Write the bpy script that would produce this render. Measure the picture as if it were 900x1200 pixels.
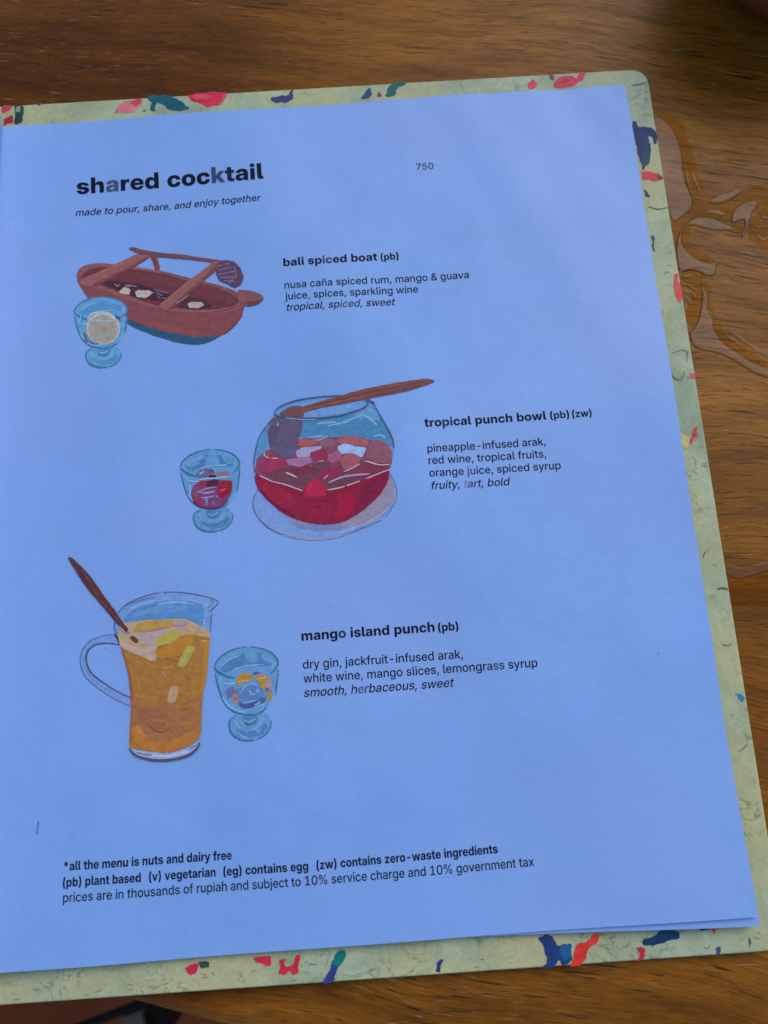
import bpy, bmesh, math, random
from mathutils import Vector, Matrix, Euler
from mathutils.geometry import delaunay_2d_cdt
from math import radians as R_

for o in list(bpy.data.objects):
    bpy.data.objects.remove(o)
S = bpy.context.scene
COL = S.collection
random.seed(7)


def tessellate_polygon(loops):
    # in millimetres, well above the triangulator's tolerance
    return _tess([[p * 10000.0 for p in L] for L in loops])

def fill(loops):
    """triangles of the area with non-zero winding inside closed loops (which may overlap themselves)"""
    pts, edges = [], []
    for L in loops:
        n0 = len(pts)
        for p in L:
            pts.append(Vector((p[0] * 10000.0, p[1] * 10000.0)))
        m = len(L)
        edges += [(n0 + i, n0 + (i + 1) % m) for i in range(m)]
    V, _, F, _, _, _ = delaunay_2d_cdt(pts, edges, [], 0, 1e-4)
    segs = [(pts[a], pts[b]) for a, b in edges]
    out = []
    for f in F:
        c = (V[f[0]] + V[f[1]] + V[f[2]]) / 3.0
        w = 0
        for a, b in segs:
            if (a.y <= c.y) != (b.y <= c.y):
                s = (b.x - a.x) * (c.y - a.y) - (c.x - a.x) * (b.y - a.y)
                if b.y > a.y and s > 0:
                    w += 1
                elif b.y <= a.y and s < 0:
                    w -= 1
        if w:
            cr = (V[f[1]] - V[f[0]]).cross(V[f[2]] - V[f[0]])
            if abs(cr) > 1e-6:
                out.append(tuple(f) if cr > 0 else tuple(f[::-1]))
    return [Vector((v.x / 10000.0, v.y / 10000.0, 0.0)) for v in V], out


# ------------------------------------------------------------------ camera
CAM_LOC = Vector((0.1173, 0.0684, 0.2257))
CAM_ROT = Euler((0.2133, 0.0096, -0.0698), 'XYZ')
FPX = 906.0
cam_d = bpy.data.cameras.new('camera')
cam = bpy.data.objects.new('camera', cam_d)
COL.objects.link(cam)
cam.location = CAM_LOC
cam.rotation_euler = CAM_ROT
cam_d.sensor_fit = 'HORIZONTAL'
cam_d.sensor_width = 36.0
cam_d.lens = FPX / 900.0 * 36.0
cam_d.clip_start = 0.01
cam_d.clip_end = 200.0
cam_d.dof.use_dof = True
cam_d.dof.focus_distance = 0.232
cam_d.dof.aperture_fstop = 16.0
S.camera = cam
CAM_M = CAM_ROT.to_matrix()


def at(px, py, z=0.0):
    """where the photograph's pixel meets the horizontal plane at height z"""
    d = CAM_M @ Vector(((px - 450.0) / FPX, -(py - 600.0) / FPX, -1.0))
    t = (z - CAM_LOC.z) / d.z
    return CAM_LOC + d * t


# ------------------------------------------------------------------ daylight
SUN_EL, SUN_AZ = 50.5, 53.0          # azimuth counted from +x (right) towards +y (away)
W = bpy.data.worlds.new('World')
S.world = W
W.use_nodes = True
nt = W.node_tree
bg = nt.nodes['Background']
sky = nt.nodes.new('ShaderNodeTexSky')
sky.sky_type = 'NISHITA'
sky.sun_disc = False
sky.sun_elevation = R_(SUN_EL)
sky.sun_rotation = R_(90 - SUN_AZ)
nt.links.new(sky.outputs[0], bg.inputs[0])
bg.inputs[1].default_value = 0.15
sun_d = bpy.data.lights.new('sun', 'SUN')
sun_d.energy = 1.32
sun_d.angle = R_(36)
sun_d.color = (1.0, 0.95, 0.88)
sun = bpy.data.objects.new('sun', sun_d)
COL.objects.link(sun)
sdir = Vector((math.cos(R_(SUN_EL)) * math.cos(R_(SUN_AZ)), math.cos(R_(SUN_EL)) * math.sin(R_(SUN_AZ)), math.sin(R_(SUN_EL))))
sun.rotation_euler = sdir.to_track_quat('Z', 'Y').to_euler()
sun.location = sdir * 3
S.view_settings.view_transform = 'Standard'
S.view_settings.look = 'None'
S.view_settings.exposure = 0.0
S.view_settings.gamma = 1.0
S.cycles.max_bounces = 8
S.cycles.use_adaptive_sampling = False
S.cycles.transparent_max_bounces = 16

# ------------------------------------------------------------------ heights and colours
Z_PAGE = 0.0
Z_COVER = -0.0028
Z_TABLE = -0.0062
PAPER_SEEN = (112, 152, 224)
PAPER = (0.215, 0.40, 0.79)


def lin(c):
    return tuple(((v / 255.0) / 12.92 if v / 255.0 <= 0.04045 else ((v / 255.0 + 0.055) / 1.055) ** 2.4) for v in c)


_ps = lin(PAPER_SEEN)


def ink(c):
    """printed colour relative to the bare paper under the same light"""
    l = lin(c)
    return tuple(min(0.95, l[i] * PAPER[i] / _ps[i]) for i in range(3))


# ------------------------------------------------------------------ object helpers
def link(name, me, parent=None, mats=()):
    o = bpy.data.objects.new(name, me)
    COL.objects.link(o)
    for m in mats:
        me.materials.append(m)
    if parent is not None:
        o.parent = parent
        if parent.parent is None and parent.type == 'EMPTY':
            o.location = -parent.location
    return o


def thing(name, loc, label, cat, group=None):
    o = bpy.data.objects.new(name, None)
    COL.objects.link(o)
    o.empty_display_size = 0.02
    o.location = loc
    o['label'] = label
    o['category'] = cat
    if group:
        o['group'] = group
    return o


def tag(o, label, cat):
    o['label'] = label
    o['category'] = cat
    return o


def smooth_me(me):
    for p in me.polygons:
        p.use_smooth = True


def chaikin(P, n=1, closed=True, q=.25):
    P = [tuple(p) for p in P]
    for _ in range(n):
        Q = []
        m = len(P)
        for i in range(m if closed else m - 1):
            a, b = P[i], P[(i + 1) % m]
            Q.append((a[0] * (1 - q) + b[0] * q, a[1] * (1 - q) + b[1] * q))
            Q.append((a[0] * q + b[0] * (1 - q), a[1] * q + b[1] * (1 - q)))
        if not closed:
            Q = [P[0]] + Q + [P[-1]]
        P = Q
    return P


def rough_edge(P, amp, n=2):
    """closed outline with uneven, hand-made edges"""
    P = chaikin(P, 1, True, .14)
    for k in range(n):
        Q = []
        m = len(P)
        for i in range(m):
            a, b = P[i], P[(i + 1) % m]
            l = math.hypot(b[0] - a[0], b[1] - a[1])
            Q.append(a)
            if l > 1.5:
                j = min(amp, l * .16) * random.uniform(-1, 1)
                Q.append(((a[0] + b[0]) / 2 - (b[1] - a[1]) / l * j, (a[1] + b[1]) / 2 + (b[0] - a[0]) / l * j))
        P = Q
        amp *= .6
    return P


def ribbon(path, w, taper=True):
    """a brush stroke: closed outline round an open path"""
    P = chaikin(path, 2, False)
    L, Rr = [], []
    n = len(P)
    for i, p in enumerate(P):
        a = P[max(i - 1, 0)]
        b = P[min(i + 1, n - 1)]
        dx, dy = b[0] - a[0], b[1] - a[1]
        l = math.hypot(dx, dy) or 1e-9
        t = i / (n - 1)
        k = w * .5 * ((0.45 + 0.55 * math.sin(math.pi * min(1, max(0, t * .9 + .05)))) if taper else 1)
        k *= random.uniform(.85, 1.15)
        L.append((p[0] - dy / l * k, p[1] + dx / l * k))
        Rr.append((p[0] + dy / l * k, p[1] - dx / l * k))
    return L + Rr[::-1]


# ------------------------------------------------------------------ node helpers
class N:
    def __init__(s, name):
        s.m = bpy.data.materials.new(name)
        s.m.use_nodes = True
        s.t = s.m.node_tree
        s.b = s.t.nodes['Principled BSDF']
        s.out = s.t.nodes['Material Output']

    def n(s, typ, **kw):
        k = s.t.nodes.new('ShaderNode' + typ)
        for a, v in kw.items():
            setattr(k, a, v)
        return k

    def l(s, a, b):
        s.t.links.new(a, b)

    def set(s, sock, v):
        if hasattr(v, 'is_output') or hasattr(v, 'links'):
            s.l(v, sock)
        else:
            sock.default_value = v

    def noise(s, vec, scale, detail=3, rough=.5, dist=0.0):
        k = s.n('TexNoise')
        k.inputs['Scale'].default_value = scale
        k.inputs['Detail'].default_value = detail
        k.inputs['Roughness'].default_value = rough
        k.inputs['Distortion'].default_value = dist
        if vec is not None:
            s.l(vec, k.inputs['Vector'])
        return k.outputs['Fac']

    def mapping(s, vec, scale=(1, 1, 1), rot=(0, 0, 0), loc=(0, 0, 0)):
        k = s.n('Mapping')
        k.inputs['Scale'].default_value = scale
        k.inputs['Rotation'].default_value = rot
        k.inputs['Location'].default_value = loc
        s.l(vec, k.inputs['Vector'])
        return k.outputs[0]

    def ramp(s, fac, stops):
        k = s.n('ValToRGB')
        e = k.color_ramp.elements
        while len(e) < len(stops):
            e.new(0.5)
        for i, (p, c) in enumerate(stops):
            e[i].position = p
            e[i].color = (c, c, c, 1) if isinstance(c, (int, float)) else (*c, 1)
        s.l(fac, k.inputs[0])
        return k.outputs[0]

    def math(s, op, a, b=0.0, clamp=False):
        k = s.n('Math', operation=op)
        k.use_clamp = clamp
        s.set(k.inputs[0], a)
        s.set(k.inputs[1], b)
        return k.outputs[0]

    def mix(s, fac, a, b, mode='MIX'):
        k = s.n('MixRGB', blend_type=mode)
        s.set(k.inputs[0], fac)
        for i, v in ((1, a), (2, b)):
            if isinstance(v, tuple):
                k.inputs[i].default_value = (*v, 1) if len(v) == 3 else v
            else:
                s.l(v, k.inputs[i])
        return k.outputs[0]

    def bump(s, h, strength, dist):
        k = s.n('Bump')
        k.inputs['Strength'].default_value = strength
        k.inputs['Distance'].default_value = dist
        s.l(h, k.inputs['Height'])
        s.l(k.outputs[0], s.b.inputs['Normal'])
        return k


def obj_co(nm):
    return nm.n('TexCoord').outputs['Object']


# ------------------------------------------------------------------ materials
def wood_material():
    m = N('oiled_teak')
    co = obj_co(m)
    warp = m.noise(co, 6.0, 2)
    w2 = m.n('VectorMath', operation='SCALE')
    cx = m.n('CombineXYZ')
    m.l(m.math('SUBTRACT', warp, 0.5), cx.inputs[1])
    m.l(cx.outputs[0], w2.inputs[0])
    w2.inputs['Scale'].default_value = 0.035
    add = m.n('VectorMath', operation='ADD')
    m.l(co, add.inputs[0])
    m.l(w2.outputs[0], add.inputs[1])
    v = m.mapping(add.outputs[0], rot=(0, 0, R_(11)))
    broad = m.noise(m.mapping(v, (4, 30, 1)), 1.0, 3, .55)
    mid = m.noise(m.mapping(v, (20, 170, 1)), 1.0, 6, .68)
    fine = m.noise(m.mapping(v, (130, 1500, 1)), 1.0, 5, .7)
    pore = m.noise(m.mapping(v, (52, 980, 1), loc=(3, 5, 0)), 1.0, 3, .6)
    patch = m.noise(m.mapping(v, (16, 60, 1), loc=(1.3, 4, 0)), 1.0, 2)
    fleck = m.noise(m.mapping(v, (140, 1500, 1), loc=(9, 2, 0)), 1.0, 2, .5)
    # two glued boards: the darker, redder one lies left of the joint
    ja, jb = at(150, 1178, Z_TABLE), at(262, 0, Z_TABLE)
    jn = Vector(((jb - ja).y, -(jb - ja).x, 0)).normalized()
    dt = m.n('VectorMath', operation='DOT_PRODUCT')
    m.l(co, dt.inputs[0])
    dt.inputs[1].default_value = jn
    off = m.math('SUBTRACT', dt.outputs['Value'], jn.dot(Vector((ja.x - TABLE_O[0], ja.y - TABLE_O[1], 0))))
    off = m.math('ADD', off, m.math('MULTIPLY', m.math('SUBTRACT', m.noise(m.mapping(v, (9, 60, 1)), 1.0, 3), .5), .09))
    side = m.math('MULTIPLY_ADD', off, 22.0)
    side.node.inputs[2].default_value = -.25
    side.node.use_clamp = True
    bl = m.ramp(broad, [(.25, (0.085, 0.0235, 0.0012)), (.5, (0.126, 0.0375, 0.0024)), (.75, (0.170, 0.056, 0.005))])
    br = m.ramp(broad, [(.22, (0.112, 0.035, 0.0028)), (.5, (0.232, 0.083, 0.0072)), (.78, (0.37, 0.150, 0.0165))])
    base = m.mix(side, bl, br)
    base = m.mix(1.0, base, m.ramp(mid, [(.3, .58), (.5, 1.0), (.7, 1.35)]), 'MULTIPLY')
    base = m.mix(1.0, base, m.ramp(fine, [(.3, .62), (.5, 1.0), (.7, 1.30)]), 'MULTIPLY')
    pore2 = m.noise(m.mapping(v, (150, 1400, 1), loc=(7, 1, 0)), 1.0, 2, .5)
    pm = m.math('MULTIPLY', m.ramp(pore, [(.585, 0.0), (.65, 1.0)]), m.ramp(patch, [(.36, .15), (.60, 1.0)]))
    pm = m.math('MAXIMUM', pm, m.math('MULTIPLY', m.ramp(pore2, [(.64, 0.0), (.69, 1.0)]), .7))
    base = m.mix(m.math('MULTIPLY', pm, .88), base, (0.018, 0.008, 0.003))
    fm = m.math('MULTIPLY', m.ramp(fleck, [(.635, 0.0), (.70, 1.0)]), m.ramp(patch, [(.42, 0.0), (.6, 1.0)]))
    base = m.mix(m.math('MULTIPLY', fm, .55), base, (0.34, 0.22, 0.10))
    scr = m.noise(m.mapping(co, (60, 900, 1), rot=(0, 0, R_(-38)), loc=(2, 7, 0)), 1.0, 1, .4)
    sm_ = m.math('MULTIPLY', m.ramp(scr, [(.735, 0.0), (.75, 1.0)]), m.ramp(m.noise(co, 14.0, 1), [(.52, 0.0), (.6, 1.0)]))
    base = m.mix(m.math('MULTIPLY', sm_, .5), base, (0.36, 0.25, 0.14))
    m.l(base, m.b.inputs['Base Color'])
    m.l(m.ramp(mid, [(.3, .40), (.7, .30)]), m.b.inputs['Roughness'])
    m.b.inputs['Specular IOR Level'].default_value = .11
    h = m.math('ADD', m.math('MULTIPLY', fine, .5), m.math('MULTIPLY', pm, -1.2))
    m.bump(h, .35, .00025)
    return m.m


def paper_material():
    m = N('blue_white_paper')
    co = obj_co(m)
    mott = m.noise(co, 42.0, 4, .6)
    soft = m.noise(co, 9.0, 2, .5)
    fib = m.noise(co, 1500.0, 2, .6)
    col = m.mix(m.ramp(mott, [(.35, 0.0), (.65, 1.0)]), tuple(c * .95 for c in PAPER), tuple(min(1, c * 1.04) for c in PAPER))
    col = m.mix(m.ramp(soft, [(.35, 0.0), (.65, .8)]), col, (PAPER[0] * 1.22, PAPER[1] * 1.02, PAPER[2] * .99))
    col = m.mix(1.0, col, m.ramp(fib, [(.3, .955), (.7, 1.04)]), 'MULTIPLY')
    vor = m.n('TexVoronoi')
    vor.inputs['Scale'].default_value = 75.0
    m.l(co, vor.inputs['Vector'])
    sp = m.math('MULTIPLY', m.math('LESS_THAN', vor.outputs['Distance'], .030), m.math('GREATER_THAN', m.noise(co, 60.0, 1), .56))
    col = m.mix(m.math('MULTIPLY', sp, .55), col, (PAPER[0] * .35, PAPER[1] * .45, PAPER[2] * .6))
    m.l(col, m.b.inputs['Base Color'])
    m.b.inputs['Roughness'].default_value = .5
    m.b.inputs['Specular IOR Level'].default_value = .42
    wr = m.n('TexNoise')
    wr.noise_type = 'RIDGED_MULTIFRACTAL'
    wr.inputs['Scale'].default_value = 26
    wr.inputs['Detail'].default_value = 3
    m.l(co, wr.inputs['Vector'])
    h = m.math('ADD', m.math('MULTIPLY', mott, .8), m.math('MULTIPLY', wr.outputs['Fac'], .22))
    h = m.math('ADD', h, m.math('MULTIPLY', fib, .02))
    m.bump(h, .34, .0013)
    return m.m


def print_material(name, rough=.6, vary=.12):
    m = N(name)
    a = m.n('Attribute', attribute_name='print_colour')
    co = obj_co(m)
    n1 = m.noise(m.mapping(co, (1, 1.6, 1), rot=(0, 0, .5)), 420.0, 3, .6)
    n2 = m.noise(co, 1600.0, 2, .6)
    k = m.mix(1.0, a.outputs['Color'], m.ramp(n1, [(.3, 1 - vary), (.7, 1 + vary)]), 'MULTIPLY')
    k = m.mix(1.0, k, m.ramp(n2, [(.3, 1 - vary * .6), (.7, 1 + vary * .6)]), 'MULTIPLY')
    m.l(k, m.b.inputs['Base Color'])
    m.b.inputs['Roughness'].default_value = rough
    m.b.inputs['Specular IOR Level'].default_value = .12
    return m.m


def board_material():
    m = N('recycled_plastic_board')
    co = obj_co(m)
    a = m.n('Attribute', attribute_name='print_colour')
    n1 = m.noise(co, 55.0, 4, .6, .6)
    n2 = m.noise(co, 24.0, 2)
    n3 = m.noise(co, 140.0, 3, .6, 1.2)
    base = m.mix(m.ramp(n1, [(.35, 0.0), (.65, 1.0)]), lin_b((133, 149, 132)), lin_b((160, 173, 154)))
    base = m.mix(m.ramp(n2, [(.42, 0.0), (.62, .7)]), base, lin_b((172, 169, 130)))
    fibre = m.noise(m.mapping(co, (1, 1, 1), rot=(0, 0, .8)), 260.0, 5, .75, 2.5)
    base = m.mix(1.0, base, m.ramp(fibre, [(.3, .86), (.7, 1.12)]), 'MULTIPLY')
    # thin hair-like veins frozen into the sheet
    vz = m.n('TexNoise')
    vz.inputs['Scale'].default_value = 95.0
    vz.inputs['Detail'].default_value = 3.0
    vz.inputs['Distortion'].default_value = 1.6
    m.l(co, vz.inputs['Vector'])
    vein = m.math('ABSOLUTE', m.math('SUBTRACT', vz.outputs['Fac'], .5))
    vein = m.math('MULTIPLY', m.ramp(vein, [(.0, 1.0), (.022, 0.0)]), m.ramp(m.noise(co, 60.0, 2), [(.50, 0.0), (.60, 1.0)]))
    base = m.mix(m.math('MULTIPLY', vein, .6), base, lin_b((84, 90, 72)))
    base = m.mix(m.math('MULTIPLY', m.ramp(n3, [(.62, 0.0), (.72, 1.0)]), .35), base, lin_b((108, 128, 118)))
    base = m.mix(a.outputs['Alpha'], base, m.mix(1.0, a.outputs['Color'], m.ramp(n3, [(.3, .75), (.7, 1.2)]), 'MULTIPLY'))
    m.l(base, m.b.inputs['Base Color'])
    m.b.inputs['Roughness'].default_value = .5
    m.b.inputs['Specular IOR Level'].default_value = .16
    m.bump(fibre, .15, .0003)
    return m.m


# light arriving at the table, used to turn seen colours into surface colours
E_LIGHT = tuple(_ps[i] / PAPER[i] for i in range(3))


def lin_b(c):
    l = lin(c)
    return tuple(min(.9, l[i] / E_LIGHT[i]) for i in range(3))


def plain(name, col, rough=.5, metal=0.0, scale=60, vary=.15, bump=.1, spec=.5):
    m = N(name)
    co = obj_co(m)
    n = m.noise(co, scale, 4, .6)
    m.l(m.mix(1.0, col, m.ramp(n, [(.3, 1 - vary), (.7, 1 + vary)]), 'MULTIPLY') if False else m.mix(m.ramp(n, [(.3, 0.0), (.7, 1.0)]), tuple(c * (1 - vary) for c in col), tuple(c * (1 + vary) for c in col)), m.b.inputs['Base Color'])
    m.b.inputs['Roughness'].default_value = rough
    m.b.inputs['Metallic'].default_value = metal
    m.b.inputs['Specular IOR Level'].default_value = spec
    m.bump(n, bump, .0005)
    return m.m


def liquid_material(name, tint, rough, ior=1.33):
    m = N(name)
    m.t.nodes.remove(m.b)
    fr = m.n('Fresnel')
    fr.inputs[0].default_value = ior
    tr = m.n('BsdfTransparent')
    tr.inputs[0].default_value = (*tint, 1)
    gl = m.n('BsdfGlossy')
    gl.inputs['Roughness'].default_value = rough
    mx = m.n('MixShader')
    m.l(fr.outputs[0], mx.inputs[0])
    m.l(tr.outputs[0], mx.inputs[1])
    m.l(gl.outputs[0], mx.inputs[2])
    m.l(mx.outputs[0], m.out.inputs[0])
    return m.m


TABLE_O = (0.0, 0.0)
M_WOOD = wood_material()
M_PAPER = paper_material()
M_INK = print_material('black_print', .6, .10)
M_ART = print_material('gouache_print', .6, .13)
M_BOARD = board_material()
M_WATER = liquid_material('amber_liquid', (.98, .87, .50), .42, 1.12)
M_FILM = liquid_material('clear_water_film', (.98, .96, .92), .36, 1.30)

# ------------------------------------------------------------------ floor, chair, table
floor_m = plain('terracotta_floor', (0.165, 0.044, 0.017), .8, scale=9, vary=.2, spec=.05)
bm = bmesh.new()
bmesh.ops.create_grid(bm, x_segments=8, y_segments=8, size=6.0)
bmesh.ops.translate(bm, verts=bm.verts, vec=(0.2, 0.2, -0.75))
me = bpy.data.meshes.new('floor')
bm.to_mesh(me)
fl = link('floor', me, None, [floor_m])
fl['kind'] = 'structure'

# round table: its rim passes under the lower left of the menu
TR = 0.42
rim = at(190, 1189, Z_TABLE)
e1 = at(150, 1178, Z_TABLE)
e2 = at(230, 1200, Z_TABLE)
tdir = (e2 - e1).normalized()
nrm = Vector((-tdir.y, tdir.x, 0))
if nrm.y < 0:
    nrm = -nrm
TC = rim + nrm * TR
TC.z = Z_TABLE


def lathe(prof, seg, cx, cy, z0):
    bm = bmesh.new()
    rings = []
    for r, z in prof:
        if r < 1e-6:
            rings.append([bm.verts.new((cx, cy, z0 + z))])
        else:
            rings.append([bm.verts.new((cx + r * math.cos(2 * math.pi * k / seg), cy + r * math.sin(2 * math.pi * k / seg), z0 + z)) for k in range(seg)])
    for a, b in zip(rings, rings[1:]):
        for k in range(seg):
            k2 = (k + 1) % seg
            if len(a) == 1:
                bm.faces.new((a[0], b[k], b[k2]))
            elif len(b) == 1:
                bm.faces.new((a[k], b[0], a[k2]))
            else:
                bm.faces.new((a[k], b[k], b[k2], a[k2]))
    bmesh.ops.recalc_face_normals(bm, faces=bm.faces)
    return bm


def bm_obj(name, bm, parent, mats, smooth=False):
    me = bpy.data.meshes.new(name)
    bm.to_mesh(me)
    bm.free()
    if smooth:
        smooth_me(me)
    return link(name, me, parent, mats)


table = thing('wooden_table', (TC.x, TC.y, -0.75), 'brown wooden table with visible grain that the open menu lies on', 'table')
prof = [(0, -.03), (TR - .012, -.03), (TR - .003, -.026), (TR, -.018), (TR, -.004), (TR - .0012, -.0012), (TR - .004, 0), (0, 0)]
bm_obj('tabletop', lathe(prof, 256, TC.x, TC.y, Z_TABLE), table, [M_WOOD])
M_DARK = plain('black_painted_steel', (0.008, 0.008, 0.008), .5, 0.0, 80, .2, .1, .15)
bm_obj('pedestal', lathe([(0, .72), (.03, .72), (.03, .03), (.22, .02), (.22, 0), (0, 0)], 48, TC.x, TC.y, -0.748), table, [M_DARK], False)


def box(bm, c, ax, ay, hx, hy, z0, z1):
    vs = []
    for z in (z0, z1):
        for sx, sy in ((-1, -1), (1, -1), (1, 1), (-1, 1)):
            p = Vector((c.x, c.y, 0)) + ax * (sx * hx) + ay * (sy * hy)
            vs.append(bm.verts.new((p.x, p.y, z)))
    q = [(0, 3, 2, 1), (4, 5, 6, 7), (0, 1, 5, 4), (1, 2, 6, 5), (2, 3, 7, 6), (3, 0, 4, 7)]
    for f in q:
        bm.faces.new([vs[i] for i in f])


# chair tucked below the rim, a corner of its black frame in view
SZ = -0.31
k0 = at(190, 1163, SZ)
ka = at(95, 1199.5, SZ)
ax = (ka - k0).normalized()
ay = Vector((-ax.y, ax.x, 0))
if ay.y > 0:
    ay = -ay
chair = thing('chair', (k0.x, k0.y, -0.75), 'black framed chair with pale seat just visible under the lower left table edge', 'chair')
SWD = .40
bm = bmesh.new()
bw = .0023
box(bm, k0 + ax * (SWD / 2) + ay * bw, ax, ay, SWD / 2, bw, SZ - .006, SZ)
box(bm, k0 + ax * (SWD / 2) + ay * (SWD - bw), ax, ay, SWD / 2, bw, SZ - .006, SZ)
box(bm, k0 + ax * bw + ay * (SWD / 2), ax, ay, bw, SWD / 2 - 2 * bw - .0005, SZ - .006, SZ)
box(bm, k0 + ax * (SWD - bw) + ay * (SWD / 2), ax, ay, bw, SWD / 2 - 2 * bw - .0005, SZ - .006, SZ)
bmesh.ops.bevel(bm, geom=bm.edges[:], offset=.0012, segments=2, affect='EDGES')
bm_obj('frame', bm, chair, [M_DARK])
bm = bmesh.new()
for i in range(5):
    box(bm, k0 + ax * (.022 + i * .08) + ay * (SWD / 2), ax, ay, .006, SWD / 2 - 2 * bw - .001, SZ - .005, SZ - .001)
bm_obj('seat', bm, chair, [plain('pale_webbing', (0.11, 0.10, 0.07), .8, 0, 300, .2, .1, .05)])
for i, (a, b) in enumerate(((.02, .02), (.38, .02), (.02, .38), (.38, .38))):
    bm = bmesh.new()
    box(bm, k0 + ax * a + ay * b, ax, ay, .010, .010, -.749, SZ - .0065)
    bm_obj('leg', bm, chair, [M_DARK])

# round dark bowl at the far right corner
bc = at(930, -45, Z_TABLE)
bowl = thing('wooden_bowl', (bc.x, bc.y, Z_TABLE), 'dark reddish brown rounded bowl cut off at the top right corner of the photo', 'bowl')
M_BOWL = plain('dark_reddish_wood', (0.15, 0.042, 0.018), .6, 0, 40, .3, .1, .2)
prof = [(0, .0005), (.028, .0005), (.031, .0025), (.036, .010), (.041, .024), (.0425, .036), (.0415, .046), (.0405, .050), (.039, .051), (.0378, .049), (.038, .036), (.036, .025), (.030, .014), (.014, .008), (0, .0075)]
bm_obj('body', lathe(prof, 96, bc.x, bc.y, Z_TABLE), bowl, [M_BOWL], True)


# ------------------------------------------------------------------ flat printed / inlaid shapes
def cut_grid(bm, step, lo, hi):
    for axis in (0, 1):
        nrm = (1, 0, 0) if axis == 0 else (0, 1, 0)
        k = math.floor(lo[axis] / step) + 1
        while k * step < hi[axis]:
            co = [0, 0, 0]
            co[axis] = k * step
            bmesh.ops.bisect_plane(bm, geom=bm.verts[:] + bm.edges[:] + bm.faces[:], dist=1e-7, plane_co=co, plane_no=nrm)
            k += 1


STEP = 0.005
PW, PH = 0.21, 0.259


def page_z(u, v):
    """the top sheet: nearly flat, dipping into the gutter, with slow waves from handling"""
    z = 0.0036 * math.exp(-max(u, 0) / 0.0115)
    a = min(1.0, max(0.0, (u - .01) / .03))
    z += a * 0.0004 * (math.sin(u * 71 + v * 37) + .7 * math.sin(v * 83 - u * 29 + 1.3) + .5 * math.sin(u * 143 + 2.1) * math.sin(v * 61))
    tr = max(0.0, (u - .12) / .09) * max(0.0, (v - .15) / .109)
    z += tr * 0.00035 * math.sin(u * 260 + v * 120) 
    cr = max(0.0, (u - .13) / .08) * max(0.0, (.05 - v) / .05)
    z += cr * 0.0014
    return z


def gouache(c):
    return tuple(.86 * v + .14 * k for v, k in zip(c, (70, 80, 110)))


class Art:
    """coloured shapes lying on one sheet, built as one mesh"""

    def __init__(s, zf=page_z, base=8e-5, dz=4e-6):
        s.items = []
        s.zf, s.base, s.dz = zf, base, dz
        s.lay = 0

    def loops(s, loops, col):
        s.items.append((loops, col, s.lay))

    def poly(s, pts, seen, z=0.0, sm=1, raw=False):
        s.lay += 1
        P = rough_edge(pts, .5)
        s.items.append(([[at(x, y, z) for x, y in P]], ink(gouache(seen)), s.lay))

    def stroke(s, pts, w, seen, z=0.0, taper=True):
        s.lay += 1
        s.items.append(([[at(x, y, z) for x, y in ribbon(pts, w, taper)]], ink(gouache(seen)), s.lay))

    def build(s, name, parent, mat):
        bm = bmesh.new()
        cl = bm.loops.layers.float_color.new('print_colour')
        ll = bm.verts.layers.int.new('lay')
        lo = [9, 9]
        hi = [-9, -9]
        for loops, col, lay in s.items:
            V, T = fill(loops)
            used = sorted({q for t in T for q in t})
            vs = {}
            for q in used:
                v = bm.verts.new(V[q])
                v[ll] = lay
                vs[q] = v
                for k in (0, 1):
                    lo[k] = min(lo[k], V[q][k])
                    hi[k] = max(hi[k], V[q][k])
            for t in T:
                f = bm.faces.new([vs[q] for q in t])
                for l in f.loops:
                    l[cl] = (*col, 1.0)
        cut_grid(bm, STEP, lo, hi)
        # new vertices get their layer from the face they belong to
        for f in bm.faces:
            m = max(v[ll] for v in f.verts)
            for v in f.verts:
                if v[ll] == 0:
                    v[ll] = m
        for v in bm.verts:
            v.co.z = s.zf(v.co.x, v.co.y) + s.base + s.dz * v[ll]
        lost = [v for v in bm.verts if not v.link_faces]
        bmesh.ops.delete(bm, geom=lost, context='VERTS')
        return bm_obj(name, bm, parent, [mat])


# ------------------------------------------------------------------ the menu
menu = thing('menu_book', (.105, .13, Z_TABLE), 'open cocktail menu with blue-white pages in a pale speckled board cover', 'menu')

# cover board: pale recycled plastic with coloured flakes
ZC = Z_COVER
tl = at(43, 121.7, ZC)
tr = at(700, 83.6, ZC)
r1 = at(764, 119.6, ZC)
r2 = at(899.6, 975, ZC)
b1 = at(0, 1178.5, ZC)
b2 = at(900, 1115, ZC)


def isect(a, b, c, d):
    r = b - a
    s = d - c
    den = r.x * s.y - r.y * s.x
    t = ((c.x - a.x) * s.y - (c.y - a.y) * s.x) / den
    return a + r * t


cTR = isect(tl, tr, r1, r2)
cBR = isect(b1, b2, r1, r2)
gx = -0.004
cTL = isect(tl, tr, Vector((gx, 0, 0)), Vector((gx, 1, 0)))
cBL = isect(b1, b2, Vector((gx, 0, 0)), Vector((gx, 1, 0)))


def rounded(corners, radii, seg=8):
    out = []
    n = len(corners)
    for i in range(n):
        p, a, b = corners[i], corners[i - 1], corners[(i + 1) % n]
        r = radii[i]
        if r <= 0:
            out.append((p.x, p.y))
            continue
        u = (a - p).normalized()
        w = (b - p).normalized()
        p0, p1 = p + u * r, p + w * r
        for k in range(seg + 1):
            t = k / seg
            q = p0 * (1 - t) ** 2 + p * 2 * t * (1 - t) + p1 * t * t
            out.append((q.x, q.y))
    return out


COVER_FLAKES = []


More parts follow.
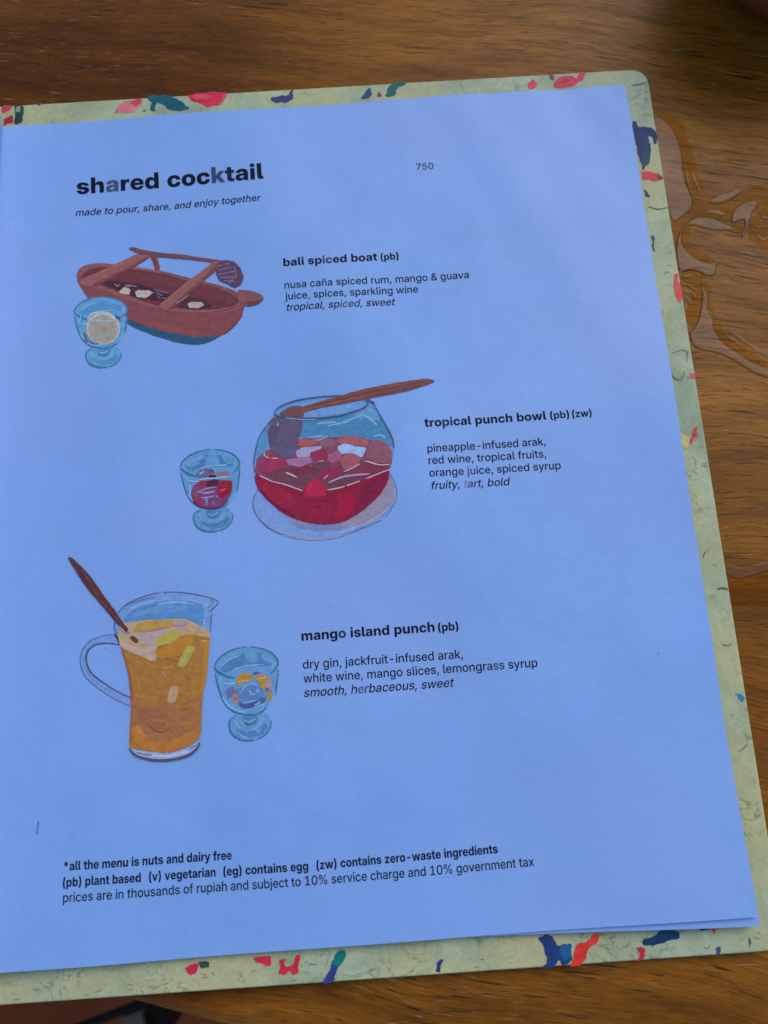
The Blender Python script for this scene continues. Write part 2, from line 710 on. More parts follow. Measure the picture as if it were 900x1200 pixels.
def slab(name, outline, z0, z1, parent, mat, flakes=(), bev=.0005):
    bm = bmesh.new()
    vs = [bm.verts.new((x, y, z0)) for x, y in outline]
    f = bm.faces.new(vs)
    bmesh.ops.recalc_face_normals(bm, faces=[f])
    if f.normal.z < 0:
        f.normal_flip()
    r = bmesh.ops.extrude_face_region(bm, geom=[f])
    up = [v for v in r['geom'] if isinstance(v, bmesh.types.BMVert)]
    bmesh.ops.translate(bm, verts=up, vec=(0, 0, z1 - z0))
    bmesh.ops.recalc_face_normals(bm, faces=bm.faces)
    ed = [e for e in bm.edges if all(abs(v.co.z - z1) < 1e-7 for v in e.verts)]
    bmesh.ops.bevel(bm, geom=ed, offset=bev, segments=3, affect='EDGES', profile=.5)
    cl = bm.loops.layers.float_color.new('print_colour')
    for f in bm.faces:
        for l in f.loops:
            l[cl] = (0, 0, 0, 0)
    for i, (pts, col) in enumerate(flakes):
        V, T = fill([pts])
        fv = {}
        for t in T:
            for q in t:
                if q not in fv:
                    fv[q] = bm.verts.new((V[q].x, V[q].y, z1 + 2e-5 + 3e-6 * i))
            nf = bm.faces.new([fv[q] for q in t])
            for l in nf.loops:
                l[cl] = (*col, 1)
    return bm_obj(name, bm, parent, [mat])


def flake(pts, seen, sm=1):
    COVER_FLAKES.append(([at(x, y, ZC) for x, y in rough_edge(pts, 1.9)], lin_b(seen)))


def vein(pts, w, seen):
    COVER_FLAKES.append(([at(x, y, ZC) for x, y in ribbon(pts, w)], lin_b(seen)))


RED, PINK, TEAL, NAVY = (190, 42, 66), (196, 112, 120), (24, 84, 108), (36, 52, 104)
flake([(2, 124), (15, 123.5), (12, 129), (3, 134)], (175, 60, 75))
flake([(4, 140), (15, 134), (16, 144), (4, 148)], (160, 40, 62))
flake([(16, 124.5), (27, 123), (28, 132), (26, 144), (16, 146), (18, 133)], (38, 66, 66))
flake([(19, 125), (24, 124), (24, 131), (19, 132)], (128, 140, 132))
flake([(42, 121.5), (51, 119.8), (46, 124.5)], (60, 72, 80))
flake([(133, 133), (139, 124), (147, 119), (165, 115), (167, 121), (157, 131), (148, 133)], PINK)
flake([(152, 119), (165, 115), (166, 120), (158, 126)], (188, 62, 82))
flake([(172, 114), (187, 112.5), (200, 112.2), (213, 119), (224, 128), (200, 130), (190, 122), (184, 120), (182, 131), (176, 130), (178, 120)], TEAL)
flake([(166, 130), (172, 128), (170, 132)], (60, 110, 130))
flake([(219, 111.5), (240, 109), (257, 108), (266, 108.6), (260, 118), (256, 124), (243, 126.5), (236, 122), (225, 119)], RED)
flake([(224, 112), (240, 110), (250, 112), (244, 117), (230, 117)], (200, 70, 92))
flake([(262, 110), (267, 109), (262, 120), (258, 124)], (180, 90, 105))
flake([(317, 114), (324, 113.5), (338, 111.8), (341, 105.5), (343.5, 104.6), (344, 115), (337, 120.5), (323, 121), (318, 118)], (44, 60, 108))
flake([(301, 106), (306, 105.5), (303, 108)], (170, 60, 70))
flake([(422, 116), (429, 106), (434, 103), (436.5, 110), (431, 116)], (38, 74, 114))
flake([(443, 107), (448, 113), (442, 114)], (95, 66, 92))
flake([(451, 113), (454, 103), (460, 98.5), (475, 96.6), (475, 99.6), (467, 101.6), (463, 112.6)], (28, 96, 104))
flake([(618, 98), (625, 92.5), (630, 101), (625, 104), (620, 104)], (192, 70, 92))
flake([(648, 99), (655, 91), (664, 89), (676, 92), (679, 85), (687, 85.4), (683, 94), (672, 101), (660, 103), (650, 103)], (190, 58, 84))
flake([(655, 97), (662, 94), (668, 93.5), (660, 97.5)], (160, 36, 62))
flake([(643, 86.5), (646, 86.3), (650, 93), (646, 94)], (110, 70, 62))
flake([(741, 142), (746, 142.5), (748, 149), (758, 148.6), (767, 152), (771.5, 161), (769, 170), (766, 168), (764, 160), (759, 160), (763, 174), (762, 190), (753, 200.5), (749, 187), (743, 158)], (38, 54, 104))
flake([(752, 176), (762, 178), (760, 192), (753, 198)], (26, 72, 92))
flake([(751, 201), (762, 201), (772, 204), (776, 208), (768, 213), (753, 211)], (192, 62, 84))
flake([(772, 204), (778, 209), (772, 211), (769, 208)], (110, 44, 66))
flake([(754, 221), (763, 231), (756, 230)], (62, 70, 128))
flake([(763, 275), (767.5, 278), (767.5, 297), (764, 290)], (50, 62, 108))
flake([(790, 322), (794, 320), (797, 334), (800, 349), (797, 356), (791, 346)], (196, 74, 76))
flake([(808, 436.5), (814, 438.5), (814.6, 444), (809.5, 443)], (204, 76, 88))
flake([(812.5, 502), (817.5, 500), (817, 510), (810, 520.5), (807.6, 519.5)], (188, 62, 72))
flake([(817, 505), (820, 512), (814, 517)], (176, 120, 110))
flake([(797, 506), (808, 512), (806, 525), (800, 526)], (186, 172, 112))
flake([(861, 812), (868, 813), (873, 817), (870.5, 823), (865, 818.5)], (44, 128, 170))
flake([(630, 1098), (647, 1096), (653, 1109), (670, 1105), (671, 1125), (660, 1132), (655, 1124), (648, 1133.5), (634, 1135), (642, 1124), (637, 1108)], (32, 60, 118))
flake([(655, 1108), (670, 1105), (669, 1122), (660, 1126)], (34, 84, 140))
flake([(677, 1105), (689, 1103.5), (694, 1095), (704, 1095), (700, 1105), (690, 1111), (681, 1131), (666, 1132.5), (673, 1116)], (208, 54, 50))
flake([(752, 1102), (768, 1096), (780, 1086.5), (797, 1093), (796, 1100), (776, 1105.5), (755, 1108.5)], (24, 56, 98))
flake([(745, 1110), (756, 1110.5), (755.5, 1122), (745, 1127), (751, 1118)], (184, 44, 62))
flake([(818, 1088), (828, 1083.5), (836, 1082), (831, 1089.5), (822, 1091)], (30, 56, 104))
flake([(829, 1083.5), (837.5, 1082), (838.6, 1095), (834, 1090)], (206, 50, 50))
flake([(512, 1127.5), (520, 1123.5), (515.5, 1140), (510.5, 1138)], (38, 56, 112))
flake([(839, 1110), (844.5, 1109), (843, 1119.5), (839.5, 1118)], (62, 76, 120))
flake([(877, 1097), (880.5, 1104), (879, 1111), (877.4, 1104)], (56, 70, 112))
flake([(216, 1134), (224, 1130), (233, 1128.5), (231, 1139), (223, 1143)], (190, 40, 76))
flake([(232, 1127), (245, 1126.5), (245.5, 1133), (236, 1135)], (54, 74, 66))
flake([(295, 1123), (306, 1121), (318, 1120), (317.6, 1132.5), (306, 1129)], (196, 40, 74))
flake([(327, 1125), (336, 1123.5), (333, 1131.5), (342, 1132), (347, 1119.5), (352, 1118.5), (350, 1140), (343, 1143), (339, 1137), (333, 1143), (326, 1141), (329, 1133)], (190, 44, 64))
flake([(395, 1115), (405, 1113.5), (403, 1127), (394, 1134), (387, 1132)], (24, 114, 118))
flake([(388, 1130), (397, 1131), (391, 1150.6), (377, 1152), (384, 1141)], (50, 62, 128))
vein([(787, 414), (798, 410), (806, 411), (805, 424)], 1.2, (92, 140, 134))
vein([(785, 428), (787, 440), (794, 445.5), (800, 444), (802, 435)], 1.4, (104, 122, 92))
vein([(841, 690), (846, 689), (853, 690.5)], 2.2, (78, 90, 84))
vein([(824, 653), (826, 647)], 1.4, (120, 84, 66))
vein([(846, 755), (853, 757), (858, 754)], 1.2, (112, 112, 84))
vein([(866, 880), (871, 878), (875, 872)], 1.2, (120, 112, 84))
vein([(740, 100), (750, 99), (757, 97)], 1.2, (112, 112, 84))
vein([(760, 242), (770, 246), (783, 243)], 1.2, (104, 116, 92))
rr = random.Random(3)
for i in range(22):                      # short dark hairs along the lower border
    x = rr.uniform(2, 620)
    y = 1179 - x * .073 - rr.uniform(5, 24)
    a = rr.uniform(-.5, .5)
    l = rr.uniform(3, 9)
    vein([(x, y), (x + l * .5, y - a * l * .6), (x + l, y - a * l + rr.uniform(-2, 2))], rr.uniform(.5, .9), (100 + rr.randint(-14, 20), 106, 84))
for i in range(14):                      # and along the lower right border
    x = rr.uniform(690, 890)
    y = 1128 - (x - 690) * .066 - rr.uniform(4, 30)
    l = rr.uniform(3, 8)
    vein([(x, y), (x + l * .5, y + rr.uniform(-3, 3)), (x + l, y + rr.uniform(-3, 3))], rr.uniform(.5, .8), (120, 116, 88))
for i in range(12):                      # right border
    y = rr.uniform(110, 960)
    x0 = 764 + (y - 119.6) * .1585
    x = x0 - rr.uniform(4, 26)
    l = rr.uniform(3, 9)
    vein([(x, y), (x + l * .5, y + rr.uniform(-3, 3)), (x + l, y + rr.uniform(-4, 4))], rr.uniform(.5, .8), (116, 124, 98))

slab('cover_board', rounded([cTL, cTR, cBR, cBL], [0, .0065, .0065, 0]), Z_TABLE + .0001, ZC, menu, M_BOARD, COVER_FLAKES)
LW = .232
slab('cover_board', rounded([Vector((gx - .012 - LW, cTL.y, 0)), Vector((gx - .012, cTL.y, 0)), Vector((gx - .012, cBL.y, 0)), Vector((gx - .012 - LW, cBL.y, 0))], [.0065, 0, 0, .0065]), Z_TABLE + .0001, ZC, menu, M_BOARD)
slab('spine', [(gx - .0115, cTL.y - .0005), (gx - .0005, cTL.y - .0005), (gx - .0005, cBL.y + .0005), (gx - .0115, cBL.y + .0005)], Z_TABLE + .0001, Z_TABLE + .0016, menu, M_BOARD)


# pages
def sheet(name, quad, zf, parent, nu=44, nv=54):
    """quad: TL, TR, BR, BL on the page plane"""
    bm = bmesh.new()
    us = sorted(set([quad[0].x, quad[1].x] + [k * STEP for k in range(1, 60)]))
    g = []
    for j in range(nv + 1):
        t = j / nv
        a = quad[3].lerp(quad[0], t)
        b = quad[2].lerp(quad[1], t)
        row = []
        for i in range(nu + 1):
            p = a.lerp(b, i / nu)
            y = p.y - (t - .32) * .0040 * math.exp(-max(p.x, 0) / .0115)
            row.append(bm.verts.new((p.x, y, zf(p.x, y))))
        g.append(row)
    for j in range(nv):
        for i in range(nu):
            bm.faces.new((g[j][i], g[j][i + 1], g[j + 1][i + 1], g[j + 1][i]))
    me = bpy.data.meshes.new(name)
    bm.to_mesh(me)
    bm.free()
    smooth_me(me)
    o = link(name, me, parent, [M_PAPER])
    md = o.modifiers.new('thickness', 'SOLIDIFY')
    md.thickness = .00012
    md.offset = -1
    es = o.modifiers.new('crisp_edges', 'EDGE_SPLIT')
    es.split_angle = R_(35)
    return o


q0 = [at(3, 149.2), at(733, 98), at(885, 1072), at(0, 1140.5)]
left_b = isect(q0[3], q0[2], Vector((-.0005, 0, 0)), Vector((-.0005, 1, 0)))
left_t = isect(q0[0], q0[1], Vector((-.0005, 0, 0)), Vector((-.0005, 1, 0)))
page = sheet('page', [left_t, q0[1], q0[2], left_b], page_z, menu, 84, 104)
page['label'] = 'printed right page with cocktail names and painted drinks'


def under_z(k):
    def f(u, v):
        cr = max(0.0, (u - .13) / .08) * max(0.0, (.05 - v) / .05)
        return page_z(u, v) - .0005 * k - cr * .0009
    return f


u1 = at(886, 1082.5, -.0016)
u0 = isect(at(560, 1098.6), u1, Vector((-.0005, 0, 0)), Vector((-.0005, 1, 0)))
sheet('page', [left_t - Vector((0, .002, 0)), q0[1] - Vector((.0012, .002, 0)), u1, u0], under_z(1), menu, 60, 70)['label'] = 'blank sheet showing under the printed page'
for k in (2, 3):
    sheet('page', [left_t - Vector((0, .003, 0)), q0[1] - Vector((.003, .003, 0)), q0[2] - Vector((.0035, -.0022 - .0006 * k, 0)), left_b + Vector((0, .0035, 0))], under_z(k), menu, 30, 30)

# the facing leaf swells up out of the gutter
lp = [(-.0006, .0030), (.0006, .0036), (.0018, .0048), (.0024, .0068), (.0012, .0094), (-.004, .0110), (-.012, .0112), (-.04, .0098), (-.1, .0070), (-.205, .0040)]
lp = chaikin(lp, 2, False)
bm = bmesh.new()
g = []
yt = left_t.y - .0006
yb = left_b.y + .001
for (x, z) in lp:
    g.append([bm.verts.new((x - (1 - j / 40) * .0044 * min(1, max(0, (z - .0030) / .005)), yb + (yt - yb) * j / 40, z)) for j in range(41)])
for a, b in zip(g, g[1:]):
    for j in range(40):
        bm.faces.new((a[j], a[j + 1], b[j + 1], b[j]))
o = bm_obj('page', bm, menu, [M_PAPER], True)
md = o.modifiers.new('thickness', 'SOLIDIFY')
md.thickness = .0006
o['label'] = 'edge of the facing left page rising from the gutter'
